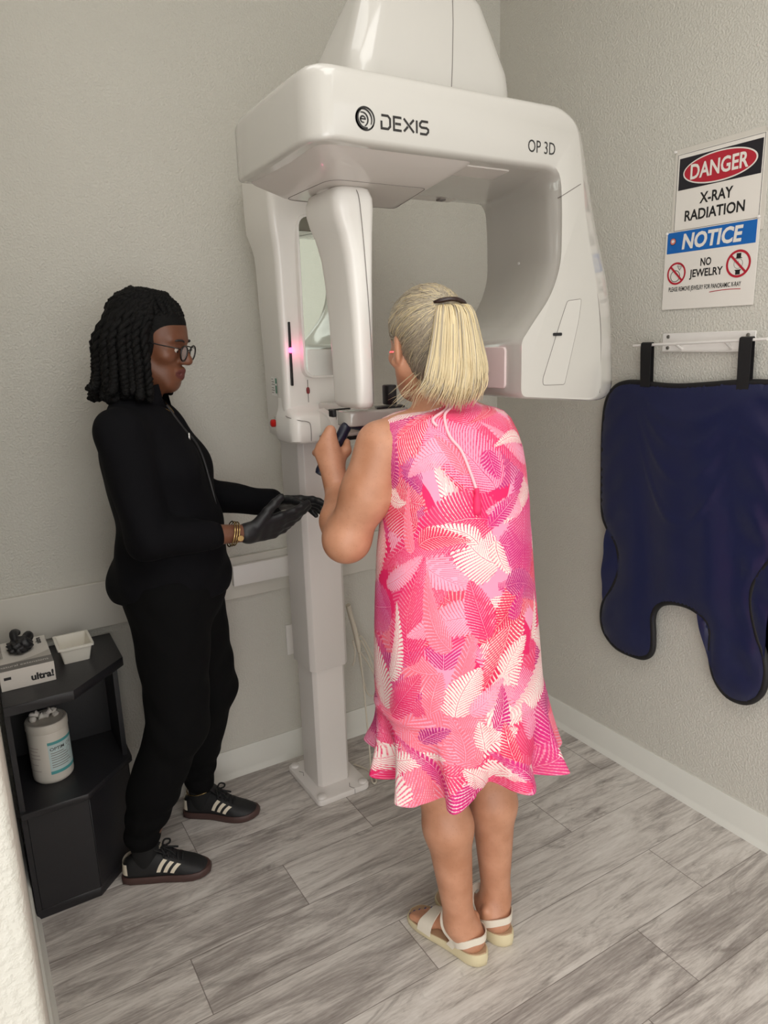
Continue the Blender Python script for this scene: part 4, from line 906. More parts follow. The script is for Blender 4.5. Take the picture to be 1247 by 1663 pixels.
# right arm, mirrored, mostly behind the body
SHR, ELR, WRR = np.array((-0.868, -1.005, 1.362)), np.array((-0.800, -0.92, 1.150)), np.array((-0.838, -0.770, 1.235))
fp.cap(SHR, ELR, 0.056, 0.047, 0.03); fp.cap(ELR, WRR, 0.043, 0.026, 0.02)
gtr, gbr = np.array((-0.905, -0.735, 1.375)), np.array((-0.842, -0.735, 1.262)); axr = (gtr-gbr)/np.linalg.norm(gtr-gbr)
depr = np.array((-0.35, 0.93, 0.0)); depr -= axr*(depr@axr); depr /= np.linalg.norm(depr); perr = np.cross(axr, depr); perr = perr if perr[0] > 0 else -perr
fist(fp, (gtr+gbr)/2, axr, perr, depr, WRR)
# legs and feet
FEET = {}
for s, hip, knee, ank, heel, toe in ((-1, (-1.085, -1.06, 0.90), (-1.083, -1.075, 0.50), (-1.058, -1.122, 0.105), (-1.024, -1.182), (-1.092, -0.945)), (1, (-0.925, -1.06, 0.90), (-0.918, -1.065, 0.50), (-0.920, -1.105, 0.105), (-0.926, -1.170), (-0.985, -0.935))):
    knee, ank, hip = map(np.array, (knee, ank, hip))
    fp.cap(hip, knee, 0.088, 0.060, 0.03); fp.cap(knee, knee*0.72+ank*0.28+np.array((0, -0.012, 0)), 0.057, 0.060, 0.03)
    fp.cap(knee*0.72+ank*0.28+np.array((0, -0.012, 0)), ank, 0.060, 0.0365, 0.03)
    dx, dy = toe[0]-heel[0], toe[1]-heel[1]; L = math.hypot(dx, dy); fy = np.array((dx/L, dy/L, 0)); fx = np.array((dy/L, -dx/L, 0))
    FR = Frame((heel[0], heel[1], 0), np.stack([fx, fy, (0, 0, 1)], 1)); FEET[s] = (FR, L)
    q = FR.p
    fp.ell(q(0, 0.036, 0.058), (0.029, 0.030, 0.030), 0.02); fp.cap(ank, q(0, 0.045, 0.062), 0.036, 0.030, 0.03)
    fp.cap(q(0, 0.06, 0.075), q(-0.004*s, 0.155, 0.048), 0.034, 0.022, 0.03); fp.cap(q(-0.016, 0.165, 0.044), q(0.018, 0.160, 0.042), 0.018, 0.016, 0.02)
    for b in (-1, 1): fp.ell(q(0.033*b, 0.052, 0.098), (0.011, 0.012, 0.013), 0.012)
    for i in range(5):
        o = (-0.026+0.0125*i)*(-s); r = (0.0105, 0.0085, 0.008, 0.0075, 0.007)[i] ; e = (0.228, 0.227, 0.220, 0.211, 0.200)[i]
        fp.cap(q(-o*-1 if False else o, 0.172, 0.040), q(o*1.12, e-0.008, 0.036), r*1.1, r, 0.006)
Vp, Qp = fp.surf(2); del fp
body = mesh('body', (Vp, Qp), M_skin, pa, angle=180)
for s in (-1, 1):
    mesh('eye', lathe([(0, -0.0115), (0.006, -0.0098), (0.0105, -0.005), (0.0115, 0), (0.0105, 0.005), (0.006, 0.0098), (0, 0.0115)], tuple(HP.p(s*0.033, 0.081, 0.0025)), 16), M_paper, pa)
    FR, L = FEET[s]
    for i in range(5):
        o = (-0.026+0.0125*i)*(-s); e = (0.228, 0.227, 0.220, 0.211, 0.200)[i]; r = (0.0075, 0.006, 0.0055, 0.005, 0.0045)[i]
        c = FR.p(o*1.12, e-0.004, 0.0405)
        if i == 0: nail_mat = plain('blue_nail_polish', (52, 66, 130), 0.2)
        mesh('toenail', loft([[tuple(c+FR.M@np.array((r*a*math.cos(t), r*1.1*a*math.sin(t), hgt))) for t in [2*PI*k/12 for k in range(12)]] for a, hgt in ((0.8, -0.004), (0.75, 0.0005), (0.4, 0.0014))]), nail_mat, pa, label='blue painted toenail')

# --- dress -----------------------------------------------------------
DZ = [(1.486, -1.003, -1.000, 0.060, 0.062), (1.470, -1.002, -1.004, 0.064, 0.066), (1.452, -1.001, -1.008, 0.073, 0.070), (1.443, -1.000, -1.010, 0.098, 0.076), (1.437, -1.010, -1.012, 0.137, 0.083), (1.428, -1.013, -1.014, 0.164, 0.090), (1.410, -1.013, -1.018, 0.181, 0.099), (1.378, -1.010, -1.024, 0.190, 0.109),
      (1.340, -1.006, -1.030, 0.191, 0.119), (1.28, -1.001, -1.036, 0.187, 0.129), (1.20, -1.003, -1.042, 0.191, 0.139), (1.10, -1.010, -1.050, 0.201, 0.149), (1.00, -1.012, -1.055, 0.209, 0.158), (0.90, -1.012, -1.060, 0.217, 0.167), (0.80, -1.009, -1.062, 0.223, 0.175), (0.735, -1.004, -1.062, 0.227, 0.181),
      (0.70, -1.000, -1.062, 0.232, 0.189), (0.64, -0.996, -1.066, 0.230, 0.196), (0.555, -0.992, -1.070, 0.230, 0.206)]
DZ = np.array(DZ); TH0 = math.radians(239)
def dress_pt(th, v, off=0.0):
    """th angle, v height along the cloth (metres) -> point"""
    z = np.asarray(v, float); th = np.asarray(th, float); zz = DZ[::-1, 0]
    g = lambda i: np.interp(z, zz, DZ[::-1, i])
    cx, cy, a, b = g(1), g(2), g(3), g(4)
    e = 2.0/np.interp(z, [0.7, 1.0, 1.3, 1.45], [2.0, 2.15, 2.35, 2.0])
    cs, sn = np.cos(th), np.sin(th)
    ux, uy = np.sign(cs)*np.abs(cs)**e, np.sign(sn)*np.abs(sn)**e
    fl = np.clip((0.737-z)/0.15, 0, 1.2)                      # flounce
    w = np.sin(11*th+0.9*np.sin(2*th+0.6)+0.4); w = np.sign(w)*np.abs(w)**0.75+0.25*np.sin(19*th+1.2)+0.25*np.sin(5*th+2)
    r = 1+0.150*fl*(w-0.35)*(0.35+0.65*fl)+0.05*fl+0.02*np.exp(-((z-0.737)/0.010)**2)
    drape = np.clip((1.22-z)/0.5, 0, 1)*np.clip((z-0.70)/0.1, 0, 1)
    r = r+0.016*drape*np.sin(7*th+1.0+1.2*z)+0.008*drape*np.sin(12*th-2*z)
    back = np.exp(-(((th-4.72+PI) % (2*PI)-PI)/0.5)**2)
    r = r+0.010*np.exp(-((z-1.28)/0.05)**2)*np.sin(9*th)*back
    r = r+0.006*np.sin(55*z+3*np.sin(3*th))*np.exp(-((z-1.20)/0.09)**2)*np.abs(np.cos(th))
    hem = 0.020*fl*np.sin(3*th+0.5)+0.012*fl*w*0.5
    return np.stack([cx+(a*r+off)*ux, cy+(b*r+off)*uy, z+hem*np.clip((0.66-z)/0.08, 0, 1)*0.8], -1)
NT, NV = 840, 760
tt = np.linspace(-1, 1, NT, endpoint=False); th = TH0+PI*(0.62*tt+0.38*tt**3)       # denser on the side seen
vv = np.concatenate([np.linspace(1.486, 1.40, 114), np.linspace(1.3985, 0.555, NV-114)])
TT, VV = np.meshgrid(th, vv); PT = dress_pt(TT, VV)
idx = np.arange(NV*NT).reshape(NV, NT); nx = np.roll(idx, -1, 1)
Qd = np.stack([idx[:-1], idx[1:], nx[1:], nx[:-1]], -1).reshape(-1, 4)
Uc = ((TT-TH0)*0.205).ravel(); Vc = VV.ravel()
Vc = np.where(Vc > 1.40, 1.40+(Vc-1.40)*1.9, Vc)
PINK = {'w': lin(243, 228, 222), 'p': lin(243, 158, 190), 'P': lin(240, 172, 200), 'c': lin(246, 116, 136), 'h': lin(232, 40, 104), 'r': lin(228, 44, 88), 'm': lin(186, 40, 124), 'M': lin(212, 36, 124)}
cols = np.tile(PINK['p'], (len(Uc), 1)); rp_ = np.random.RandomState(11)
blot = np.sin(9*Uc+5*Vc)+np.sin(13*Vc-6*Uc+1)+np.sin(21*Uc+2)
cols = np.where((blot > 0.7)[:, None], PINK['c'], cols); cols = np.where((blot < -0.4)[:, None], PINK['h'], cols)
def frond(u, v, deg, L, W, c, bend=0.0, sp=0.0072, duty=0.78):
    a = math.radians(deg); dx, dy = math.cos(a), math.sin(a)
    m = np.nonzero((np.abs(Uc-u-dx*L/2) < L*0.75+W) & (np.abs(Vc-v-dy*L/2) < L*0.75+W))[0]
    du, dv = Uc[m]-u, Vc[m]-v; s = du*dx+dv*dy; t = -du*dy+dv*dx-bend*s*s/L*2; q = np.clip(s/L, 0, 1)
    env = W*np.sin(PI*np.clip(q, 0, 1)**0.72)**0.65*(0.93+0.07*np.sin(s*520)); at = np.abs(t)
    ph = (s-at*0.92+at*at*0.22/W)/sp; fr = ph-np.floor(ph)
    edge = at/np.maximum(env, 1e-4)
    on = (q > 0) & (q < 1) & (at < env) & (np.abs(fr-0.5) < (duty-0.24*edge**1.5)/2+0.10*(at < 0.003)) & (at > 0.0008)
    cc = PINK[c] if isinstance(c, str) else c
    mixc = cc*(1-0.25*(np.sin(40*s+3)*0.5+0.5)[:, None])+0.25*(np.sin(40*s+3)*0.5+0.5)[:, None]*PINK['P' if c in 'wp' else 'c']
    gap = (q > 0) & (q < 1) & (at < env*0.97) & ~on; gc = PINK[{'w': 'h', 'p': 'h', 'P': 'c', 'c': 'P', 'h': 'p', 'r': 'w', 'm': 'P', 'M': 'P'}[c]]
    cols[m[gap]] = (0.35 if c in 'wpPc' else 0.60)*cols[m[gap]]+(0.65 if c in 'wpPc' else 0.40)*gc
    k = m[on]; cols[k] = mixc[on] if c != 'w' else cc
for i in range(230):
    c = rp_.choice(list('pPchrmMwhrMcw'))
    frond(rp_.uniform(-0.66, 0.66), rp_.uniform(0.50, 1.60), rp_.uniform(0, 360), rp_.uniform(0.16, 0.30), rp_.uniform(0.045, 0.085), c, rp_.uniform(-0.7, 0.7), rp_.uniform(0.0066, 0.0084), rp_.uniform(0.70, 0.82))
HERO = [(-0.315, 1.487, -31, 0.243, 0.035, 'w', 0.36), (0.030, 1.353, 155, 0.112, 0.041, 'P', 0.45), (0.060, 1.308, 96, 0.095, 0.026, 'c', 0.27), (0.315, 1.322, 177, 0.180, 0.028, 'P', -0.27), (0.315, 1.355, 150, 0.146, 0.018, 'w', 0.27), (0.128, 1.355, -94, 0.067, 0.026, 'M', 0.09), (-0.018, 1.525, -92, 0.076, 0.030, 'r', -0.09), (0.305, 1.479, -176, 0.202, 0.017, 'r', 0.09), (0.074, 1.153, 120, 0.111, 0.028, 'w', 0.45), (-0.208, 1.286, 20, 0.145, 0.026, 'm', 0.45), (-0.106, 1.144, 136, 0.118, 0.022, 'c', -0.45), (-0.089, 1.159, 38, 0.118, 0.032, 'r', -0.36), (0.210, 1.208, 153, 0.107, 0.030, 'P', 0.18), (0.101, 1.188, 41, 0.125, 0.022, 'M', -0.09), (-0.205, 1.255, -23, 0.069, 0.015, 'w', 0.18), (0.079, 0.986, 161, 0.180, 0.048, 'P', 0.27), (0.115, 1.153, -95, 0.083, 0.022, 'w', 0.27), (0.135, 1.046, 8, 0.164, 0.041, 'm', -0.36), (0.081, 0.939, 104, 0.144, 0.039, 'h', 0.00), (-0.009, 0.924, 142, 0.157, 0.035, 'c', -0.36), (0.113, 0.844, 64, 0.099, 0.032, 'w', -0.18), (0.213, 0.899, 39, 0.100, 0.016, 'w', 0.27), (-0.184, 0.837, 46, 0.158, 0.027, 'w', 0.36), (-0.011, 0.764, 80, 0.124, 0.048, 'w', -0.18), (-0.179, 0.748, 52, 0.150, 0.037, 'h', 0.00), (-0.067, 0.773, 83, 0.105, 0.030, 'c', -0.09), (0.023, 0.771, 26, 0.108, 0.027, 'P', 0.09), (-0.152, 0.555, 91, 0.104, 0.041, 'w', 0.45), (-0.298, 0.564, 42, 0.261, 0.032, 'w', -0.18), (-0.064, 0.577, 85, 0.120, 0.027, 'M', 0.45), (0.043, 0.555, 111, 0.102, 0.025, 'w', 0.09), (0.045, 0.673, 92, 0.078, 0.022, 'w', 0.00), (-0.004, 0.657, 72, 0.101, 0.026, 'c', 0.27), (0.074, 0.722, 36, 0.087, 0.030, 'M', 0.36), (0.103, 0.617, 102, 0.116, 0.022, 'r', -0.09), (0.244, 0.577, 65, 0.052, 0.027, 'w', 0.09), (0.167, 0.664, 84, 0.094, 0.027, 'p', 0.09), (0.123, 0.575, 93, 0.098, 0.022, 'M', 0.36), (-0.096, 0.699, 47, 0.079, 0.024, 'm', -0.18), (-0.203, 1.057, 22, 0.147, 0.026, 'P', 0.09), (0.159, 0.964, 99, 0.065, 0.026, 'M', -0.36)]
for h in HERO: frond(*h)
Md = vcol_mat('palm_print_cloth', 0.62, 0.15, spec=0.25)
dr = mesh('dress', (PT.reshape(-1, 3), Qd), Md, pa, angle=180)
tint(dr, cols)
sol = dr.modifiers.new('cloth', 'SOLIDIFY'); sol.thickness = 0.0022; sol.offset = -1
def on_dress(u, v, off=0.004): return tuple(dress_pt(TH0+u/0.205, v, off))
M_cord = plain('pink_cord', (246, 196, 206), 0.6); M_tas = plain('hot_pink_tassel', (238, 44, 104), 0.6, noise=0.15, scale=90); M_trim = plain('white_trim', (240, 224, 218), 0.6)
mesh('tie_cord', tube(smooth_path([on_dress(0.00, 1.478, 0.006), on_dress(0.015, 1.455, 0.008), on_dress(0.025, 1.435, 0.007), on_dress(0.040, 1.395, 0.006), on_dress(0.062, 1.36, 0.005), on_dress(0.073, 1.31, 0.005), on_dress(0.078, 1.275, 0.006)], 40), 0.0034, 8), M_cord, pa, angle=180)
mesh('tie_cord', tube(smooth_path([on_dress(0.00, 1.478, 0.006), on_dress(-0.012, 1.45, 0.009), on_dress(-0.006, 1.43, 0.008), on_dress(0.01, 1.415, 0.006)], 24), 0.0034, 8), M_cord, pa, angle=180)
tp = Vector(on_dress(0.078, 1.275, 0.008))
ta = mesh('tassel', lathe([(0, 0.004), (0.005, 0.003), (0.006, -0.004), (0.0045, -0.008), (0.0085, -0.02), (0.0105, -0.045), (0.0095, -0.056), (0.0, -0.057)], tuple(tp), 14), M_tas, pa, angle=180)

# --- hair ------------------------------------------------------------
def strand_mesh(paths, radii, cols_, n=4):
    V, Fs, C = [], [], []
    for pth, r, c in zip(paths, radii, cols_):
        v, f = tube(pth, r, n); b = len(V); V += v; Fs += [tuple(i+b for i in q) for q in f]; C += [c]*len(v) if np.ndim(c) == 1 else list(np.repeat(c, n, 0))
    return V, Fs, np.array(C)
fh = Field(tuple(HP.o-0.16), tuple(HP.o+0.16), 0.004)
Hq = lambda x, y, z: HP.p(x*PK, y*PK, z*PK)
fh.ell(Hq(0, -0.016, 0.041), np.array((0.079, 0.101, 0.092))*PK, 0, HP.M); fh.ell(Hq(0, 0.02, 0.055), np.array((0.072, 0.068, 0.066))*PK, 0.02, HP.M); fh.ell(Hq(0, -0.055, -0.035), np.array((0.060, 0.046, 0.055))*PK, 0.03, HP.M)
fh.ell(Hq(0, 0.110, -0.022), np.array((0.20, 0.085, 0.075))*PK, 0.01, HP.M@rotx(18), True)       # open face
for s in (-1, 1): fh.ell(Hq(s*0.088, -0.002, -0.006), np.array((0.022, 0.026, 0.036))*PK, 0.01, HP.M, True)
Vh, Qh = fh.surf(2)
rs = random.Random(7)
GREY, BLON, DARK = lin(172, 160, 140), lin(222, 204, 164), lin(120, 108, 94)
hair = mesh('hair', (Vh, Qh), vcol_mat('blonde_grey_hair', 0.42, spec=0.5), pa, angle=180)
hl = HP.inv(Vh)/PK
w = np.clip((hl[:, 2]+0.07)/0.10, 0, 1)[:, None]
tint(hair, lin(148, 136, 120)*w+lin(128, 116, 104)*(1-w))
PC = HP.p(0.012, -0.098*PK, 0.078*PK)       # clip
def skull(az, el, g=0.0):
    """point on the hair cap; az from the front, el up"""
    x = math.sin(az)*math.cos(el); y = math.cos(az)*math.cos(el); z = math.sin(el)
    return HP.p(np.array((x*(0.0805+g), -0.016+y*(0.1025+g), 0.041+z*(0.0935+g)))*PK)
paths, rads, cl = [], [], []
M_hair = vcol_mat('blonde_grey_strands', 0.38, spec=0.55)
from mathutils.bvhtree import BVHTree
bv = BVHTree.FromPolygons([Vector(p) for p in Vh.tolist()], Qh.tolist())
pool = [i for i in range(len(Vh)) if hl[i, 1] < 0.085 and hl[i, 2] > -0.088]
for i in range(3000):
    p0 = Vh[rs.choice(pool)]; l0 = HP.inv(p0)/PK
    tgt = PC+HP.M@np.array((rs.uniform(-0.030, 0.030), rs.uniform(-0.006, 0.004), rs.uniform(-0.012, 0.008)))
    pts = []; wv = rs.uniform(-0.0025, 0.0025); phs = rs.uniform(0, 6); g = rs.uniform(0.0006, 0.0032)
    for j in range(13):
        t = j/12; q = p0*(1-t)+tgt*t; q = q+np.array((wv*math.sin(5*t+phs), 0, wv*math.sin(4*t+phs)))
        hit, nrm, _, _ = bv.find_nearest(Vector(q))
        hl_ = (HP.inv(np.array(hit))-np.array((0, -0.016, 0.03))*PK); out_n = HP.M@(hl_/np.linalg.norm(hl_))
        pts.append(np.array(hit)+out_n*(g+0.004*math.sin(PI*t)*(0.3+0.7*rs.random() if j == 6 else 0.6)))
    r0 = rs.uniform(0.0006, 0.0013); paths.append(pts); rads.append([r0*(0.4+0.6*min(1, (j+1)/4)) for j in range(13)])
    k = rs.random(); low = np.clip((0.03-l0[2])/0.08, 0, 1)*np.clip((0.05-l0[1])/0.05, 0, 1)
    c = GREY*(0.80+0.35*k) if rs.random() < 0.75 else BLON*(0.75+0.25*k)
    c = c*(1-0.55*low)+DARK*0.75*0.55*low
    if rs.random() < 0.12: c = c*0.7
    cl.append(c)
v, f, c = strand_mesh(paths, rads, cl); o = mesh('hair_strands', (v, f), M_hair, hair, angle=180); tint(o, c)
# ponytail
hr, hb = HP.M[:, 0]*1.0, -HP.M[:, 1]*1.0; hb[2] = 0
paths, rads, cl = [], [], []
for i in range(1700):
    s = rs.uniform(-1, 1); dd = rs.random()**0.6; k = rs.random()
    p0 = PC+hr*s*0.027+hb*(0.004+0.006*dd)+np.array((0, 0, rs.uniform(-0.012, 0.006)))
    ln = 0.195+0.022*rs.random()-0.025*abs(s)+(0.02*rs.random() if rs.random() < 0.2 else 0)
    cr_ = math.cos(s*1.35); out_ = 0.018+0.058*dd*cr_
    p1 = p0+hr*s*0.018+hb*(out_*0.75)-np.array((0, 0, 0.025-0.012*dd)); p2 = PC+hr*(s*0.064+0.006)+hb*(out_*1.05)-np.array((0, 0, ln*0.48)); p3 = PC+hr*(s*0.074+0.006+rs.uniform(-0.004, 0.004))+hb*(out_*1.0+0.0)-np.array((0, 0, ln*0.80)); p4 = PC+hr*(s*0.066+0.004-(0.030*max(0, -s)*rs.random())+rs.uniform(-0.008, 0.008))+hb*(out_*0.75-0.004)-np.array((0, 0, ln))
    paths.append(smooth_path([p0, p1, p2, p3, p4], 16)); r0 = rs.uniform(0.0010, 0.0019); rads.append([r0*(1 if j < 12 else (16-j)/4.5) for j in range(16)])
    c = BLON*(0.86+0.26*k) if rs.random() < 0.86 else GREY*(1.0+0.3*k)
    if rs.random() < 0.05: c = c*0.7
    cl.append(c)
v, f, c = strand_mesh(paths, rads, cl); o = mesh('ponytail', (v, f), M_hair, hair, angle=180); tint(o, c)
# stray hairs: wisps at the nape and above the forehead
def wisps(n, make):
    paths, rads, cl = [], [], []
    for i in range(n):
        p, r, c = make(); paths.append(p); rads.append([r]*6+[r*0.7, r*0.5, r*0.25]); cl.append(c)
    v, f, c = strand_mesh(paths, rads, cl); o = mesh('stray_hair', (v, f), M_hair, hair, angle=180); tint(o, c)
def nape(a):
    def m():
        p0 = HP.p(np.array((a*rs.uniform(0.015, 0.060), rs.uniform(-0.085, -0.045), rs.uniform(-0.085, -0.050)))*PK)
        e = HP.M@np.array((a*rs.uniform(0.0, 0.075), rs.uniform(-0.02, 0.055), 0))-np.array((0, 0, rs.uniform(0.035, 0.075)))
        return smooth_path([p0, p0+e*0.45+np.array((0, 0, rs.uniform(-0.012, 0.006))), p0+e], 9), 0.00042, BLON*rs.uniform(0.65, 1.0)
    return m
wisps(46, nape(-1)); wisps(14, nape(1))
def crown():
    p0 = skull(rs.uniform(-1.3, 1.3), rs.uniform(0.5, 1.3), 0.0); d = HP.M@np.array((rs.uniform(-0.025, 0.02), rs.uniform(-0.04, 0.02), rs.uniform(0.002, 0.014)))
    return smooth_path([p0, p0+d*0.6+np.array((0, 0, 0.005)), p0+d], 9), 0.0005, GREY*rs.uniform(0.8, 1.1)
wisps(70, crown)
clp = [PC+hr*(-0.040+0.08*t)+hb*(0.006+0.020*math.sin(PI*t))+np.array((0, 0, 0.010+0.008*math.sin(PI*t)-0.006*t)) for t in [i/16 for i in range(17)]]
hc = mesh('hair_clip', tube(clp, [0.0025, 0.004]+[0.0052]*13+[0.004, 0.0025], 10), plain('dark_brown_clip', (44, 26, 24), 0.25), pa, angle=180, label='dark brown hair clip')
mesh('clip_spring', tube([PC+hr*-0.022+hb*0.016+np.array((0, 0, 0.006)), PC+hr*-0.020+hb*0.022-np.array((0, 0, 0.014)), PC+hr*-0.018+hb*0.020-np.array((0, 0, 0.024))], [0.0022, 0.0018, 0.001], 8), M_screw, hc)

# --- sandals ---------------------------------------------------------
bvb = BVHTree.FromPolygons([Vector(p) for p in Vp.tolist()], Qp.tolist())
M_strap = plain('cream_leather', (226, 217, 202), 0.4, noise=0.04, bump=0.05); M_sole = plain('cream_sole', (212, 199, 164), 0.5, noise=0.06, scale=20); M_insole = plain('tan_insole', (176, 146, 116), 0.6, noise=0.06)
SOLE = [(0.000, 0.000), (0.012, 0.021), (0.035, 0.0325), (0.075, 0.032), (0.120, 0.033), (0.165, 0.041), (0.200, 0.042), (0.225, 0.036), (0.242, 0.024), (0.250, 0.0)]
def sandal(s):
    FR, L = FEET[s]; q = FR.p; k = 0.262/0.25
    half = smooth_path([(b, a*k-0.010, 0) for a, b in SOLE], 24)
    outl = [(p.x*1.0-0.004*s*math.sin(PI*max(0, min(1, (p.y-0.12)/0.12))), p.y) for p in half]+[(-p.x*1.0-0.004*s*math.sin(PI*max(0, min(1, (p.y-0.12)/0.12))), p.y) for p in half[::-1][1:-1]]
    def ring_(z0, g, hz): return [tuple(q(a*(1+g), (b-0.12)*(1+g*0.5)+0.12, z0+hz*(0.015*max(0, 1-b/0.15)))) for a, b in outl]
    so = mesh('sandal', loft([ring_(0.0, -0.10, 0), ring_(0.004, -0.02, 0), ring_(0.012, 0.02, 0.3), ring_(0.020, 0.02, 0.8), ring_(0.0245, -0.02, 1)]), M_sole, pa, angle=60, label='cream sandal')
    mesh('insole', loft([ring_(0.0240, -0.05, 1), ring_(0.0262, -0.07, 1)]), M_insole, so)
    def band(pts, w, th=0.0028):
        """pts: (x, y, z, tilt dir) path in the foot frame; flat strap of width w along the given width vector"""
        P = smooth_path([p[:3] for p in pts], 40)
        for it in range(len(P)):
            g = Vector(q(*P[it])); hit, nr, _, _ = bvb.find_nearest(g); dd_ = (g-hit).dot(nr)
            if dd_ < 0.0026: g = hit+nr*0.0026; P[it] = Vector(FR.inv(np.array(g)))
        for it in range(2): P = [P[0]]+[P[k]*0.5+(P[k-1]+P[k+1])*0.25 for k in range(1, 39)]+[P[-1]]
        Wd = smooth_path([p[3:6] for p in pts], 40); rings = []
        for i, p in enumerate(P):
            t = (P[min(i+1, 39)]-P[max(i-1, 0)]).normalized(); wv = Wd[i].normalized(); n_ = t.cross(wv).normalized()
            rings.append([tuple(q(*(p+wv*a+n_*b))) for a, b in ((-w/2, -th/2), (w/2, -th/2), (w/2, th/2), (-w/2, th/2))])
        return loft(rings)
    Y = (0, 1, 0)
    mesh('front_strap', band([(0.041, 0.168, 0.022, 0, 1, 0.0), (0.040, 0.166, 0.044, 0, 1, -0.1), (0.022, 0.160, 0.066, 0, 1, -0.45), (-0.012, 0.160, 0.069, 0, 1, -0.45), (-0.037, 0.168, 0.046, 0, 1, -0.1), (-0.042, 0.170, 0.022, 0, 1, 0)], 0.044), M_strap, so)
    mesh('heel_strap', band([(0.036, 0.085, 0.028, 0.0, 0.9, 0.25), (0.0385, 0.062, 0.058, 0, 0.35, 1), (0.030, 0.018, 0.078, 0, 0, 1), (0.0, -0.0015, 0.082, 0, 0, 1), (-0.030, 0.018, 0.078, 0, 0, 1), (-0.0385, 0.062, 0.058, 0, 0.35, 1), (-0.036, 0.085, 0.028, 0, 0.9, 0.25)], 0.021), M_strap, so)
    mesh('ankle_strap', band([(0.0385, 0.074, 0.050, 0, 1, 0.1), (0.040, 0.088, 0.080, 0, 1, 0.1), (0.026, 0.108, 0.108, 0, 0.7, 0.7), (0.0, 0.118, 0.112, 0, 0.6, 0.8), (-0.026, 0.108, 0.108, 0, 0.7, 0.7), (-0.040, 0.088, 0.080, 0, 1, 0.1), (-0.0385, 0.074, 0.050, 0, 1, 0.1)], 0.016), M_strap, so)
for s in (-1, 1): sandal(s)
# ------------------------------------------------------------------ the person in black
M_dskin = skin_mat('brown_skin', (104, 64, 44), (122, 78, 56), 0.0, 0.42)
M_lip = plain('lip', (96, 50, 46), 0.4, noise=0.08, scale=60)
M_jacket = plain('black_jacket_cloth', (9, 9, 13), 0.85, noise=0.10, scale=25, bump=0.25, bscale=22, spec=0.15)
M_pants = plain('black_trouser_cloth', (10, 10, 11), 0.88, noise=0.10, scale=25, bump=0.25, bscale=20, spec=0.13)
te = thing('person', 'person in black jacket with dark twisted hair, glasses and black gloves by the cabinet', 'person', (-1.545, -0.285, 0))
T = Frame((-1.545, -0.285, 0.0), rotz(-118+90-90))      # local y = forward
T.M = np.array(((-0.469, 0.883, 0), (-0.883, -0.469, 0), (0, 0, 1.0)))
HT = Frame((-0.012, 0.040, 1.612), rotz(-8)@rotx(-13))      # head, in body coordinates
ft = Field((-0.34, -0.28, -0.005), (0.34, 0.56, 1.80), 0.0035)
build_head(ft, HT, 1.0, lips=1.3, nose=1.03)
ft.cap(HT.p(0, -0.014, -0.05), (0, -0.01, 1.42), 0.052, 0.060, 0.03)
ft.ell((0, 0.0, 1.28), (0.165, 0.105, 0.16), 0.05); ft.ell((0, 0.03, 1.08), (0.15, 0.115, 0.18), 0.06); ft.ell((0, 0.0, 0.93), (0.165, 0.125, 0.13), 0.06)
ft.cap((-0.15, -0.01, 1.395), (0.15, -0.01, 1.395), 0.045, 0.045, 0.04)
SR_, ER_, WR_ = np.array((0.172, -0.015, 1.375)), np.array((0.205, 0.040, 1.105)), np.array((0.088, 0.292, 1.078))
SL_, EL_, WL_ = np.array((-0.185, -0.01, 1.375)), np.array((-0.225, 0.095, 1.130)), np.array((-0.160, 0.345, 1.108))
for a, b, c in ((SR_, ER_, WR_), (SL_, EL_, WL_)):
    ft.cap(a, b, 0.045, 0.040, 0.03); ft.cap(b, c, 0.038, 0.024, 0.02)
hR = hand_prims(WR_, (-0.46, 0.86, 0.10), (-0.55, -0.20, 0.80), (0.25, 0.30, 0.92), 1.02, ((0.05, 0.15, 0.1), (0.1, 0.2, 0.15), (0.15, 0.25, 0.2), (0.2, 0.3, 0.2)), (0.75, 0.75, 0.25), 0.05)
hL = hand_prims(WL_, (0.34, 0.93, 0.06), (0.30, -0.15, -0.85), (0.75, 0.0, 0.45), 1.0, ((0.08, 0.2, 0.15), (0.18, 0.3, 0.2), (0.22, 0.3, 0.2), (0.28, 0.3, 0.2)), (0.8, 0.55, 0.2), 0.06)
for a, b, ra, rb in hR+hL: ft.cap(a, b, ra, rb, 0.006)
ANK = {}
for s, hip, knee, ank, fd in ((1, (0.085, 0.03, 0.90), (0.105, 0.035, 0.50), (0.133, -0.0982, 0.105), (-0.032, 0.9993, 0)), (-1, (-0.085, 0.03, 0.90), (-0.135, 0.085, 0.50), (-0.1577, 0.0164, 0.105), (0.142, 0.9897, 0))):
    hip, knee, ank = map(np.array, (hip, knee, ank)); ANK[s] = (hip, knee, ank)
    ft.cap(hip, knee, 0.082, 0.056, 0.03); ft.cap(knee, ank, 0.055, 0.036, 0.03)
    fd = np.array(fd); ft.cap(ank, ank+np.array((0, 0.005, -0.06)), 0.034, 0.028, 0.02); ft.cap(ank+np.array((0, 0.0, -0.058)), ank+fd*0.13+np.array((0, 0, -0.070)), 0.024, 0.016, 0.02)
Vt, Qt = ft.surf(2); del ft
hv = HT.inv(Vt)
ctr = hv[Qt].mean(1)
lip = (((ctr[:, 0]/0.027)**2+((ctr[:, 2]+0.0645)/0.0155)**2) < 1) & (ctr[:, 1] > 0.080)
tb = mesh('body', (T.o+Vt@T.M.T, Qt), M_dskin, te, angle=180)
tb.data.materials.append(M_lip); mi = np.zeros(len(Qt), np.int32); mi[lip] = 1; tb.data.polygons.foreach_set('material_index', mi)
W_ = lambda p: tuple(T.p(np.array(p, float)))
WH = lambda x, y, z: W_(HT.p(x, y, z))
M_eye = plain('eye_white', (206, 196, 186), 0.2, noise=0.02); M_iris = plain('dark_iris', (34, 22, 18), 0.15)
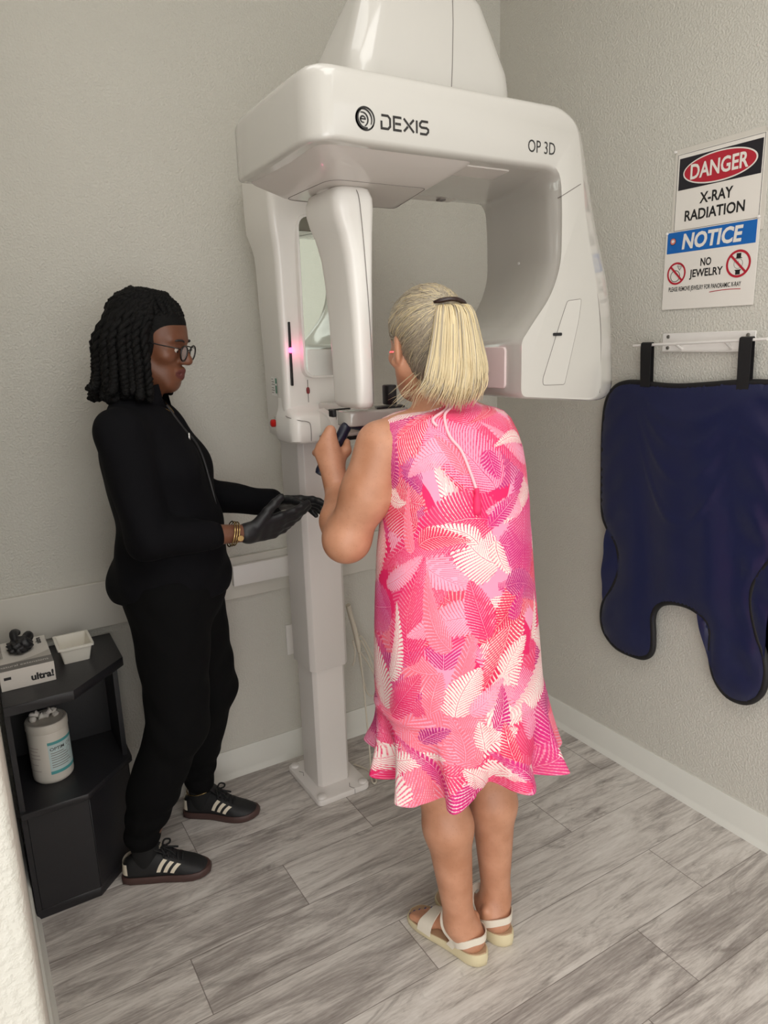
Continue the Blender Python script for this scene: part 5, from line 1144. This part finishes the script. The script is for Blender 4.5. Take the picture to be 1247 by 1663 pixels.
for s in (-1, 1):
    c = np.array((s*0.0325, 0.0805, 0.0012)); rings = []
    for lat in range(-4, 5):
        a = lat*PI/9; rings.append([WH(*(c+0.0118*np.array((math.cos(a)*math.cos(t), math.cos(a)*math.sin(t), math.sin(a))))) for t in [2*PI*k/16 for k in range(16)]])
    ey = mesh('eye', loft(rings), M_eye, te, angle=180)
    mesh('iris', loft([[WH(*(c+np.array((r*math.cos(t), yy, r*math.sin(t)-0.003)))) for t in [2*PI*k/16 for k in range(16)]] for r, yy in ((0.0052, 0.0095), (0.004, 0.0118), (0.001, 0.0124))]), M_iris, ey)
    br_pts = [(s*0.016, 0.1005, 0.0245), (s*0.028, 0.0995, 0.0285), (s*0.040, 0.0925, 0.0280), (s*0.050, 0.081, 0.0235)]
    mesh('eyebrow', tube([WH(*p) for p in smooth_path(br_pts, 14)], [0.0012, 0.002, 0.0026]+[0.0028]*8+[0.002, 0.0014, 0.0006], 8), M_ink, te, angle=180)

def tmesh(name, f, mat, parent=te, sm=3, label=None):
    V, Q = f.surf(sm); return mesh(name, (T.o+V@T.M.T, Q), mat, parent, angle=180, label=label)
# jacket
fj = Field((-0.36, -0.30, 0.82), (0.36, 0.44, 1.56), 0.006)
fj.ell((0, 0.005, 1.285), (0.185, 0.128, 0.19), 0.05)
for s in (-1, 1): fj.ell((s*0.075, 0.095, 1.255), (0.085, 0.075, 0.085), 0.05)
fj.ell((0, 0.050, 1.075), (0.175, 0.150, 0.19), 0.07); fj.ell((0, 0.032, 0.93), (0.190, 0.178, 0.15), 0.06)
fj.cap((-0.165, -0.018, 1.392), (0.165, -0.018, 1.392), 0.055, 0.055, 0.05); fj.cap((-0.06, -0.02, 1.425), (0.06, -0.02, 1.425), 0.045, 0.045, 0.04)
for a, b, c in ((SR_, ER_, WR_), (SL_, EL_, WL_)):
    e = b+(c-b)*0.94 if a is SL_ else b+(c-b)*0.60
    fj.cap(a, b, 0.068, 0.060, 0.03); fj.cap(b, e, 0.057, 0.042, 0.02)
fj.cap((0, 0.065, 1.475), (0, 0.150, 1.325), 0.040, 0.010, 0.01, True)
fj.ripple(lambda X, Y, Z: 0.0035*np.sin(34*Z+18*X+6*np.sin(9*Y))*np.sin(13*Y-8*Z+1)+0.003*np.sin(60*Z-30*Y+20*X)*np.clip((1.2-Z)*3, 0, 1))
fj.below(0.890)
jk = tmesh('jacket', fj, M_jacket, label='black zip jacket')
# collar
def collar_ring(z, rx, ry, lean, gap):
    return [W_((rx*math.sin(a), -0.004+lean+ry*-math.cos(a)+0.0, z+0.02*(-math.cos(a)))) for a in np.linspace(-PI+gap, PI-gap, 36)]
ci = [collar_ring(1.418, 0.088, 0.080, 0, 0.42), collar_ring(1.452, 0.074, 0.070, 0.004, 0.50), collar_ring(1.486, 0.071, 0.068, 0.008, 0.62)]
co = [collar_ring(1.486, 0.077, 0.074, 0.008, 0.60), collar_ring(1.452, 0.082, 0.078, 0.004, 0.48), collar_ring(1.418, 0.094, 0.086, 0, 0.40)]
mesh('collar', loft(ci+co+[ci[0]], cap=False, closed=False), M_jacket, jk, angle=180)
mesh('zip_edge', tube([W_(p) for p in smooth_path([(0.045, 0.082, 1.445), (0.026, 0.116, 1.38), (0.006, 0.148, 1.325), (0.0, 0.168, 1.25), (0.0, 0.186, 1.12), (0.0, 0.172, 0.98)], 40)], 0.0032, 6), M_ink, jk)
from mathutils.bvhtree import BVHTree
bvj = BVHTree.FromPolygons([p.co.copy() for p in jk.data.vertices], [tuple(p.vertices) for p in jk.data.polygons])
def on_jacket(x, z, o=0.002):
    a_ = Vector(W_((x, 0.5, z)))-te.location; d_ = Vector(W_((x, 0.0, z)))-Vector(W_((x, 0.5, z))); h_ = bvj.ray_cast(a_, d_.normalized())[0]
    return h_+te.location-d_.normalized()*o
pc = on_jacket(0.035, 1.352)
mesh('pendant', loft([[tuple(pc+Vector(T.M@np.array((0.005*math.cos(t)*k, dy, 0.013*math.sin(t)*k-0.0)))) for t in [2*PI*i/14 for i in range(14)]] for k, dy in ((1, 0), (0.9, 0.003), (0.3, 0.004))]), M_screw, te, label='silver pendant')
M_gold = plain('gold', (172, 146, 96), 0.25, metal=0.9, noise=0.05)
mesh('necklace', tube([W_(p) for p in smooth_path([(-0.045, 0.05, 1.455), (-0.02, 0.076, 1.43), (0.0, 0.088, 1.418), (0.022, 0.076, 1.43), (0.046, 0.05, 1.455)], 24)], 0.0013, 6), M_gold, te)
# trousers
fq = Field((-0.30, -0.24, 0.07), (0.30, 0.24, 1.02), 0.006)
fq.ell((0, 0.040, 0.90), (0.172, 0.155, 0.15), 0.05)
for s in (1, -1):
    hip, knee, ank = ANK[s]
    m = knee*0.45+ank*0.55+np.array((0, -0.018, 0))
    fq.cap(hip+np.array((0, 0.015, 0)), knee+np.array((0, 0.004, 0)), 0.120, 0.088, 0.03); fq.cap(knee, m, 0.087, 0.076, 0.03); fq.cap(m, ank+np.array((0, 0.0, 0.052)), 0.074, 0.056, 0.02); fq.cap(ank+np.array((0, 0.0, 0.050)), ank+np.array((0, 0.0, 0.010)), 0.046, 0.044, 0.008)
fq.ripple(lambda X, Y, Z: 0.003*np.sin(46*Z+22*X+3*np.sin(20*Y))*np.sin(15*Y+9*Z)+0.003*np.sin(90*Z+14*Y)*np.clip((0.34-Z)*6, 0, 1))
fq.above(0.97)
tmesh('trousers', fq, M_pants, label='black trousers with gathered cuffs')
M_sock = plain('black_sock', (15, 15, 16), 0.9, noise=0.1)
for s in (1, -1):
    fs = Field(ANK[s][2]+np.array((-0.07, -0.07, -0.09)), ANK[s][2]+np.array((0.07, 0.10, 0.12)), 0.004)
    fs.cap(ANK[s][2]+np.array((0, 0, 0.065)), ANK[s][2]+np.array((0, 0.004, -0.055)), 0.0470, 0.0380, 0.01)
    tmesh('sock', fs, M_sock, sm=2, label='black sock')
# gloves and bracelets
fg = Field((-0.27, 0.24, 0.98), (0.20, 0.58, 1.22), 0.003)
for a, b, ra, rb in hR+hL: fg.cap(a, b, ra+0.0022, rb+0.0022, 0.006)
gl_all = {}
for nm, hp, w, e in (('R', hR, WR_, ER_), ('L', hL, WL_, EL_)):
    fg = Field(w+np.array((-0.20, -0.06, -0.12)), w+np.array((0.20, 0.27, 0.13)), 0.003)
    for a, b, ra, rb in hp: fg.cap(a, b, ra+0.0022, rb+0.0022, 0.006)
    d = (e-w)/np.linalg.norm(e-w); fg.cap(w, w+d*(0.012 if nm == 'R' else 0.04), 0.028, 0.029, 0.01)
    tmesh('glove', fg, M_rub, sm=2, label='black nitrile glove')
d = (ER_-WR_)/np.linalg.norm(ER_-WR_); u = np.cross(d, (0, 0, 1)); u /= np.linalg.norm(u); v_ = np.cross(d, u)
for off, r, rr in ((0.043, 0.0330, 0.0018), (0.050, 0.0345, 0.0015), (0.057, 0.0355, 0.0019)):
    c = WR_+d*off
    mesh('bracelet', tube([W_(c+u*r*math.cos(t)*1.0+v_*r*math.sin(t)+d*0.006*math.sin(t)) for t in [2*PI*k/30 for k in range(31)]], rr, 8, cap=False), M_gold, te, label='thin gold bracelet')
mesh('watch', loft([[W_(WR_+d*(0.040+0.009*math.cos(t))+u*(-0.0345-dy)+v_*(0.008*math.sin(t)+0.005)) for t in [2*PI*k/16 for k in range(16)]] for dy in (0.0, 0.005)]), M_gold, te)

# hair: cap and hanging twists
M_blackhair = plain('black_hair', (7, 6, 6), 0.7, noise=0.25, scale=120, bump=0.6, bscale=330, spec=0.22)
fh = Field(tuple(HT.o-0.17), tuple(HT.o+0.17), 0.004)
fh.ell(HT.p(0, -0.016, 0.041), (0.079, 0.102, 0.091), 0, HT.M); fh.ell(HT.p(0, 0.018, 0.055), (0.070, 0.072, 0.068), 0.02, HT.M); fh.ell(HT.p(0, -0.055, -0.03), (0.066, 0.055, 0.06), 0.03, HT.M)
for s in (-1, 1): fh.ell(HT.p(s*0.066, -0.01, -0.01), (0.020, 0.046, 0.050), 0.02, HT.M)
fh.ell(HT.p(0, 0.118, -0.030), (0.20, 0.083, 0.098), 0.008, HT.M@rotx(14), True)
hair2 = tmesh('hair', fh, M_blackhair, sm=2)
rs = random.Random(3)
def twist_tube(pts, r, turns):
    """two strands wound round each other along a path"""
    P = smooth_path(pts, 54); out_ = []
    for ph in (0, PI):
        q = []
        t0 = (P[1]-P[0]).normalized(); nrm = t0.orthogonal().normalized()
        for i, p in enumerate(P):
            t = (P[min(i+1, 53)]-P[max(i-1, 0)]).normalized(); nrm = (nrm-t*nrm.dot(t)).normalized(); b = t.cross(nrm); a = ph+2*PI*turns*i/53
            k = r*0.55*(1-0.45*max(0, i/53-0.85)/0.15)
            q.append(p+nrm*k*math.cos(a)+b*k*math.sin(a))
        out_.append(tube(q, [r*0.78*(0.75+0.25*min(1, i/6))*(1-0.4*max(0, i/53-0.9)/0.1)*(1+0.10*math.sin(i*2.3)) for i in range(54)], 7))
    return join(*out_)
def sk2(az, el, g=0.0):
    x = math.sin(az)*math.cos(el); y = math.cos(az)*math.cos(el); z = math.sin(el)
    return HT.p(x*(0.080+g), -0.016+y*(0.103+g), 0.041+z*(0.092+g))
k = 0
for layer, (el_a, el_b, grow, n) in enumerate(((1.05, 0.62, 0.022, 22), (0.80, 0.35, 0.010, 22), (0.55, 0.10, -0.004, 20))):
    for i in range(n):
        az = 1.22+(2*PI-2.60)*(i+0.5*(layer % 2)+rs.uniform(-0.15, 0.15))/n
        side = abs(math.sin(az)); back = max(0, -math.cos(az))
        Rr = 0.086+0.024*back+0.012*side+grow*0.9; Rr *= rs.uniform(0.94, 1.06)
        bot = 1.474+rs.uniform(-0.014, 0.022)+0.004*(1-back)
        hz = HT.o; dirv = np.array((math.sin(az+math.radians(8)), math.cos(az+math.radians(8)), 0))
        cen = np.array((HT.o[0], HT.o[1]-0.012, 0)); base = lambda rr, z: cen+dirv*rr+np.array((0, 0, z))
        fl = 0.012*back+rs.uniform(-0.004, 0.010)
        pts = [sk2(az*0.6+PI*0.4 if layer == 0 else az, el_a+0.25, 0.004), sk2(az, el_a-0.2, 0.010), base(Rr*0.93, 1.640-0.01*layer), base(Rr, 1.575), base(Rr*1.0+0.004, bot+0.045), base(Rr+fl, bot+0.008), base(Rr+fl*1.9+0.004, bot-0.004+rs.uniform(0, 0.012))]
        mesh('twist', (lambda a: ([W_(p) for p in a[0]], a[1]))(twist_tube(pts, rs.uniform(0.0085, 0.0125), rs.uniform(8, 13))), M_blackhair, hair2, angle=180)
for i in range(9):       # rows combed back from the forehead
    az = -1.0+2.0*i/8
    pts = [sk2(az, 0.56-0.10*abs(az), 0.002), sk2(az*1.15, 0.85, 0.006), sk2(az*1.45, 1.15, 0.008), sk2(az*2.2, 1.28, 0.010), sk2(PI*0.75 if az > 0 else -PI*0.75, 1.05, 0.012)]
    mesh('twist', (lambda a: ([W_(p) for p in a[0]], a[1]))(twist_tube(pts, 0.0085, 8)), M_blackhair, hair2, angle=180)
# glasses
gm = mesh('glasses_frame', join(*[tube([WH(s*0.034+0.0235*math.cos(t), 0.1105-0.10*(abs(s*0.034+0.0235*math.cos(t))**2)*20*0.2, -0.002+0.0205*math.sin(t)*(1-0.12*math.sin(t))) for t in [2*PI*k/36 for k in range(37)]], 0.0024, 8, cap=False) for s in (-1, 1)],
     tube([WH(*p) for p in smooth_path([(-0.0115, 0.1125, 0.004), (-0.005, 0.117, 0.0075), (0.005, 0.117, 0.0075), (0.0115, 0.1125, 0.004)], 10)], 0.0016, 7),
     *[tube([WH(*p) for p in smooth_path([(s*0.056, 0.1075, 0.007), (s*0.068, 0.098, 0.0085), (s*0.075, 0.06, 0.009), (s*0.080, 0.005, 0.010), (s*0.082, -0.02, 0.004)], 20)], 0.0017, 7) for s in (-1, 1)]), plain('dark_glasses_frame', (28, 24, 24), 0.25), te, angle=180, label='dark round glasses')
mg, ntg, bgl = nt_mat('lens_glass'); bgl.inputs['Base Color'].default_value = (0.9, 0.92, 0.92, 1); bgl.inputs['Roughness'].default_value = 0.02; bgl.inputs['Alpha'].default_value = 0.16
for s in (-1, 1):
    mesh('lens', loft([[WH(s*0.034+0.0228*math.cos(t)*q, 0.1100+dy-0.10*(abs(s*0.034+0.0228*math.cos(t)*q)**2)*4, -0.002+0.0198*math.sin(t)*q) for t in [2*PI*k/28 for k in range(28)]] for q, dy in ((1, 0), (1, 0.0008))]), mg, gm, smooth=False, label='clear lens')

# sneakers
M_upper = plain('black_suede', (22, 22, 24), 0.6, noise=0.12, scale=50, bump=0.1); M_gum = plain('gum_sole', (74, 52, 48), 0.5, noise=0.08, scale=30); M_strp = plain('cream_stripe', (226, 216, 196), 0.5, noise=0.03); M_lace = plain('black_lace', (16, 16, 18), 0.8, noise=0.1)
SECT = [(0.000, 0.010, 0.050), (0.006, 0.026, 0.066), (0.025, 0.0335, 0.078), (0.055, 0.0345, 0.086), (0.085, 0.0345, 0.090), (0.115, 0.0355, 0.088), (0.140, 0.0385, 0.079), (0.165, 0.0425, 0.067), (0.190, 0.0445, 0.056), (0.215, 0.0425, 0.048), (0.238, 0.0355, 0.040), (0.254, 0.0235, 0.031), (0.262, 0.008, 0.022)]
SECT = np.array(SECT)
def shoe_pt(y, phi, off=0.0):
    hw, h = np.interp(y, SECT[:, 0], SECT[:, 1]), np.interp(y, SECT[:, 0], SECT[:, 2])
    e = 0.62; c, s_ = math.cos(phi), math.sin(phi)
    x = (hw*(1-0.22*max(0, s_)**2*(1 if y < 0.13 else 0.35))+off)*math.copysign(abs(c)**0.75, c); z = 0.014+(h-0.014+off)*abs(s_)**e
    return x, z
def sneaker(heel, toe, outer):
    h, t_ = np.array(heel), np.array(toe); fy = (t_-h)/np.linalg.norm(t_-h); fx = np.array((fy[1], -fy[0]))
    def q(x, y, z):
        bend = -0.006*outer*math.sin(PI*np.clip((y-0.1)/0.16, 0, 1))
        return (h[0]+fx[0]*(x+bend)+fy[0]*y, h[1]+fx[1]*(x+bend)+fy[1]*y, z)
    ys = list(np.linspace(0, 0.262, 34)); ph = [PI*k/20 for k in range(21)]
    up = mesh('sneaker', loft([[q(shoe_pt(y, p)[0], y, shoe_pt(y, p)[1]) for p in ph] for y in ys]), M_upper, te, angle=180, label='black suede sneaker with cream stripes')
    def outl(g, z): return [q(shoe_pt(y, 0.0)[0]+g, y+(-g if y < 0.01 else (g if y > 0.255 else 0)), z+0.006*max(0, (y-0.20)/0.06)**2) for y in ys]+[q(-shoe_pt(y, 0.0)[0]-g, y+(-g if y < 0.01 else (g if y > 0.255 else 0)), z+0.006*max(0, (y-0.20)/0.06)**2) for y in ys[::-1]]
    mesh('sole', loft([outl(0.001, 0.0), outl(0.0045, 0.004), outl(0.0045, 0.018), outl(0.0015, 0.024)]), M_gum, up, angle=50, label='dark gum sole')
    for sd in (1, -1):
        for k in range(3):
            y0, y1, wd = 0.108+0.0205*k, 0.132+0.0205*k, 0.0115; V, Fs = [], []
            for i in range(9):
                t = i/8; p = (0.16+0.72*t)
                for w in (0, wd):
                    y = y0+w+(y1-y0)*t*0.9; x, z = shoe_pt(y, p if sd > 0 else PI-p, 0.0013); V.append(q(x, y, z))
            for i in range(8): Fs.append((2*i, 2*i+1, 2*i+3, 2*i+2))
            mesh('stripe', (V, Fs), M_strp, up, label='cream side stripe')
    V, Fs = [], []
    for i in range(13):
        p = 0.25+(PI-0.5)*i/12
        for dz in (0.032, 0.070):
            a = PI*i/12; V.append(q((0.0315+0.0012)*math.cos(a), 0.022-0.0235*math.sin(a)-0.0012+(0.004 if dz > 0.05 else 0)*math.sin(a), dz))
    for i in range(12): Fs.append((2*i, 2*i+1, 2*i+3, 2*i+2))
    mesh('heel_tab', (V, Fs), M_strp, up, label='white heel tab')
    mesh('tongue', loft([[q(x*w, y, z+0.004*(1-x*x*4)) for x in (-0.5, -0.25, 0, 0.25, 0.5)]+[q(x*w, y, z-0.004) for x in (0.5, 0.25, 0, -0.25, -0.5)] for y, z, w in ((0.165, 0.071, 0.030), (0.135, 0.088, 0.036), (0.112, 0.102, 0.040), (0.100, 0.110, 0.038))]), M_upper, up, angle=60)
    if outer > 0:
        O_ = Vector(q(0.0, 0.117, 0.1035)); X_ = -Vector((fx[0], fx[1], 0)); Y_ = (Vector(q(0, 0.100, 0.110))-Vector(q(0, 0.135, 0.088))).normalized()
        mesh('tongue_lettering', text_vf('adidas', 0.011, (O_, X_, Y_), fit=0.030, depth=0.0022), M_strp, up, smooth=False, label='small word on the tongue')
    for k in range(5):
        y = 0.122+0.014*k; z = np.interp(y, SECT[:, 0], SECT[:, 2])
        mesh('lace', tube(smooth_path([q(-0.021, y, z-0.010), q(-0.010, y+0.003, z+0.004), q(0.010, y+0.005, z+0.004), q(0.021, y+0.008, z-0.012)], 12), 0.0032, 7), M_lace, up, angle=180)
    for s2 in (-1, 1):
        mesh('lace_bow', tube(smooth_path([q(0, 0.122, 0.099), q(s2*0.020, 0.126, 0.108), q(s2*0.034, 0.138, 0.098), q(s2*0.022, 0.140, 0.094), q(0, 0.126, 0.097), q(-s2*0.01, 0.15, 0.088), q(-s2*0.02, 0.165, 0.078)], 26), 0.0030, 7), M_lace, up, angle=180)
    return q
hl1 = np.array(T.p(*(ANK[1][2])))[:2]; hl2 = np.array(T.p(*(ANK[-1][2])))[:2]
sneaker((-1.758, -0.331), (-1.541, -0.440), 1)
qf = sneaker((-1.505, -0.118), (-1.290, -0.275), -1)
ak = ANK[-1][2]
mesh('anklet', tube([W_(ak+np.array((0.045*math.cos(t), 0.045*math.sin(t), -0.004+0.006*math.sin(t)))) for t in [2*PI*k/30 for k in range(31)]], [0.0016+0.0008*(k % 3 == 0) for k in range(31)], 6, cap=False), M_gold, te, label='gold anklet')
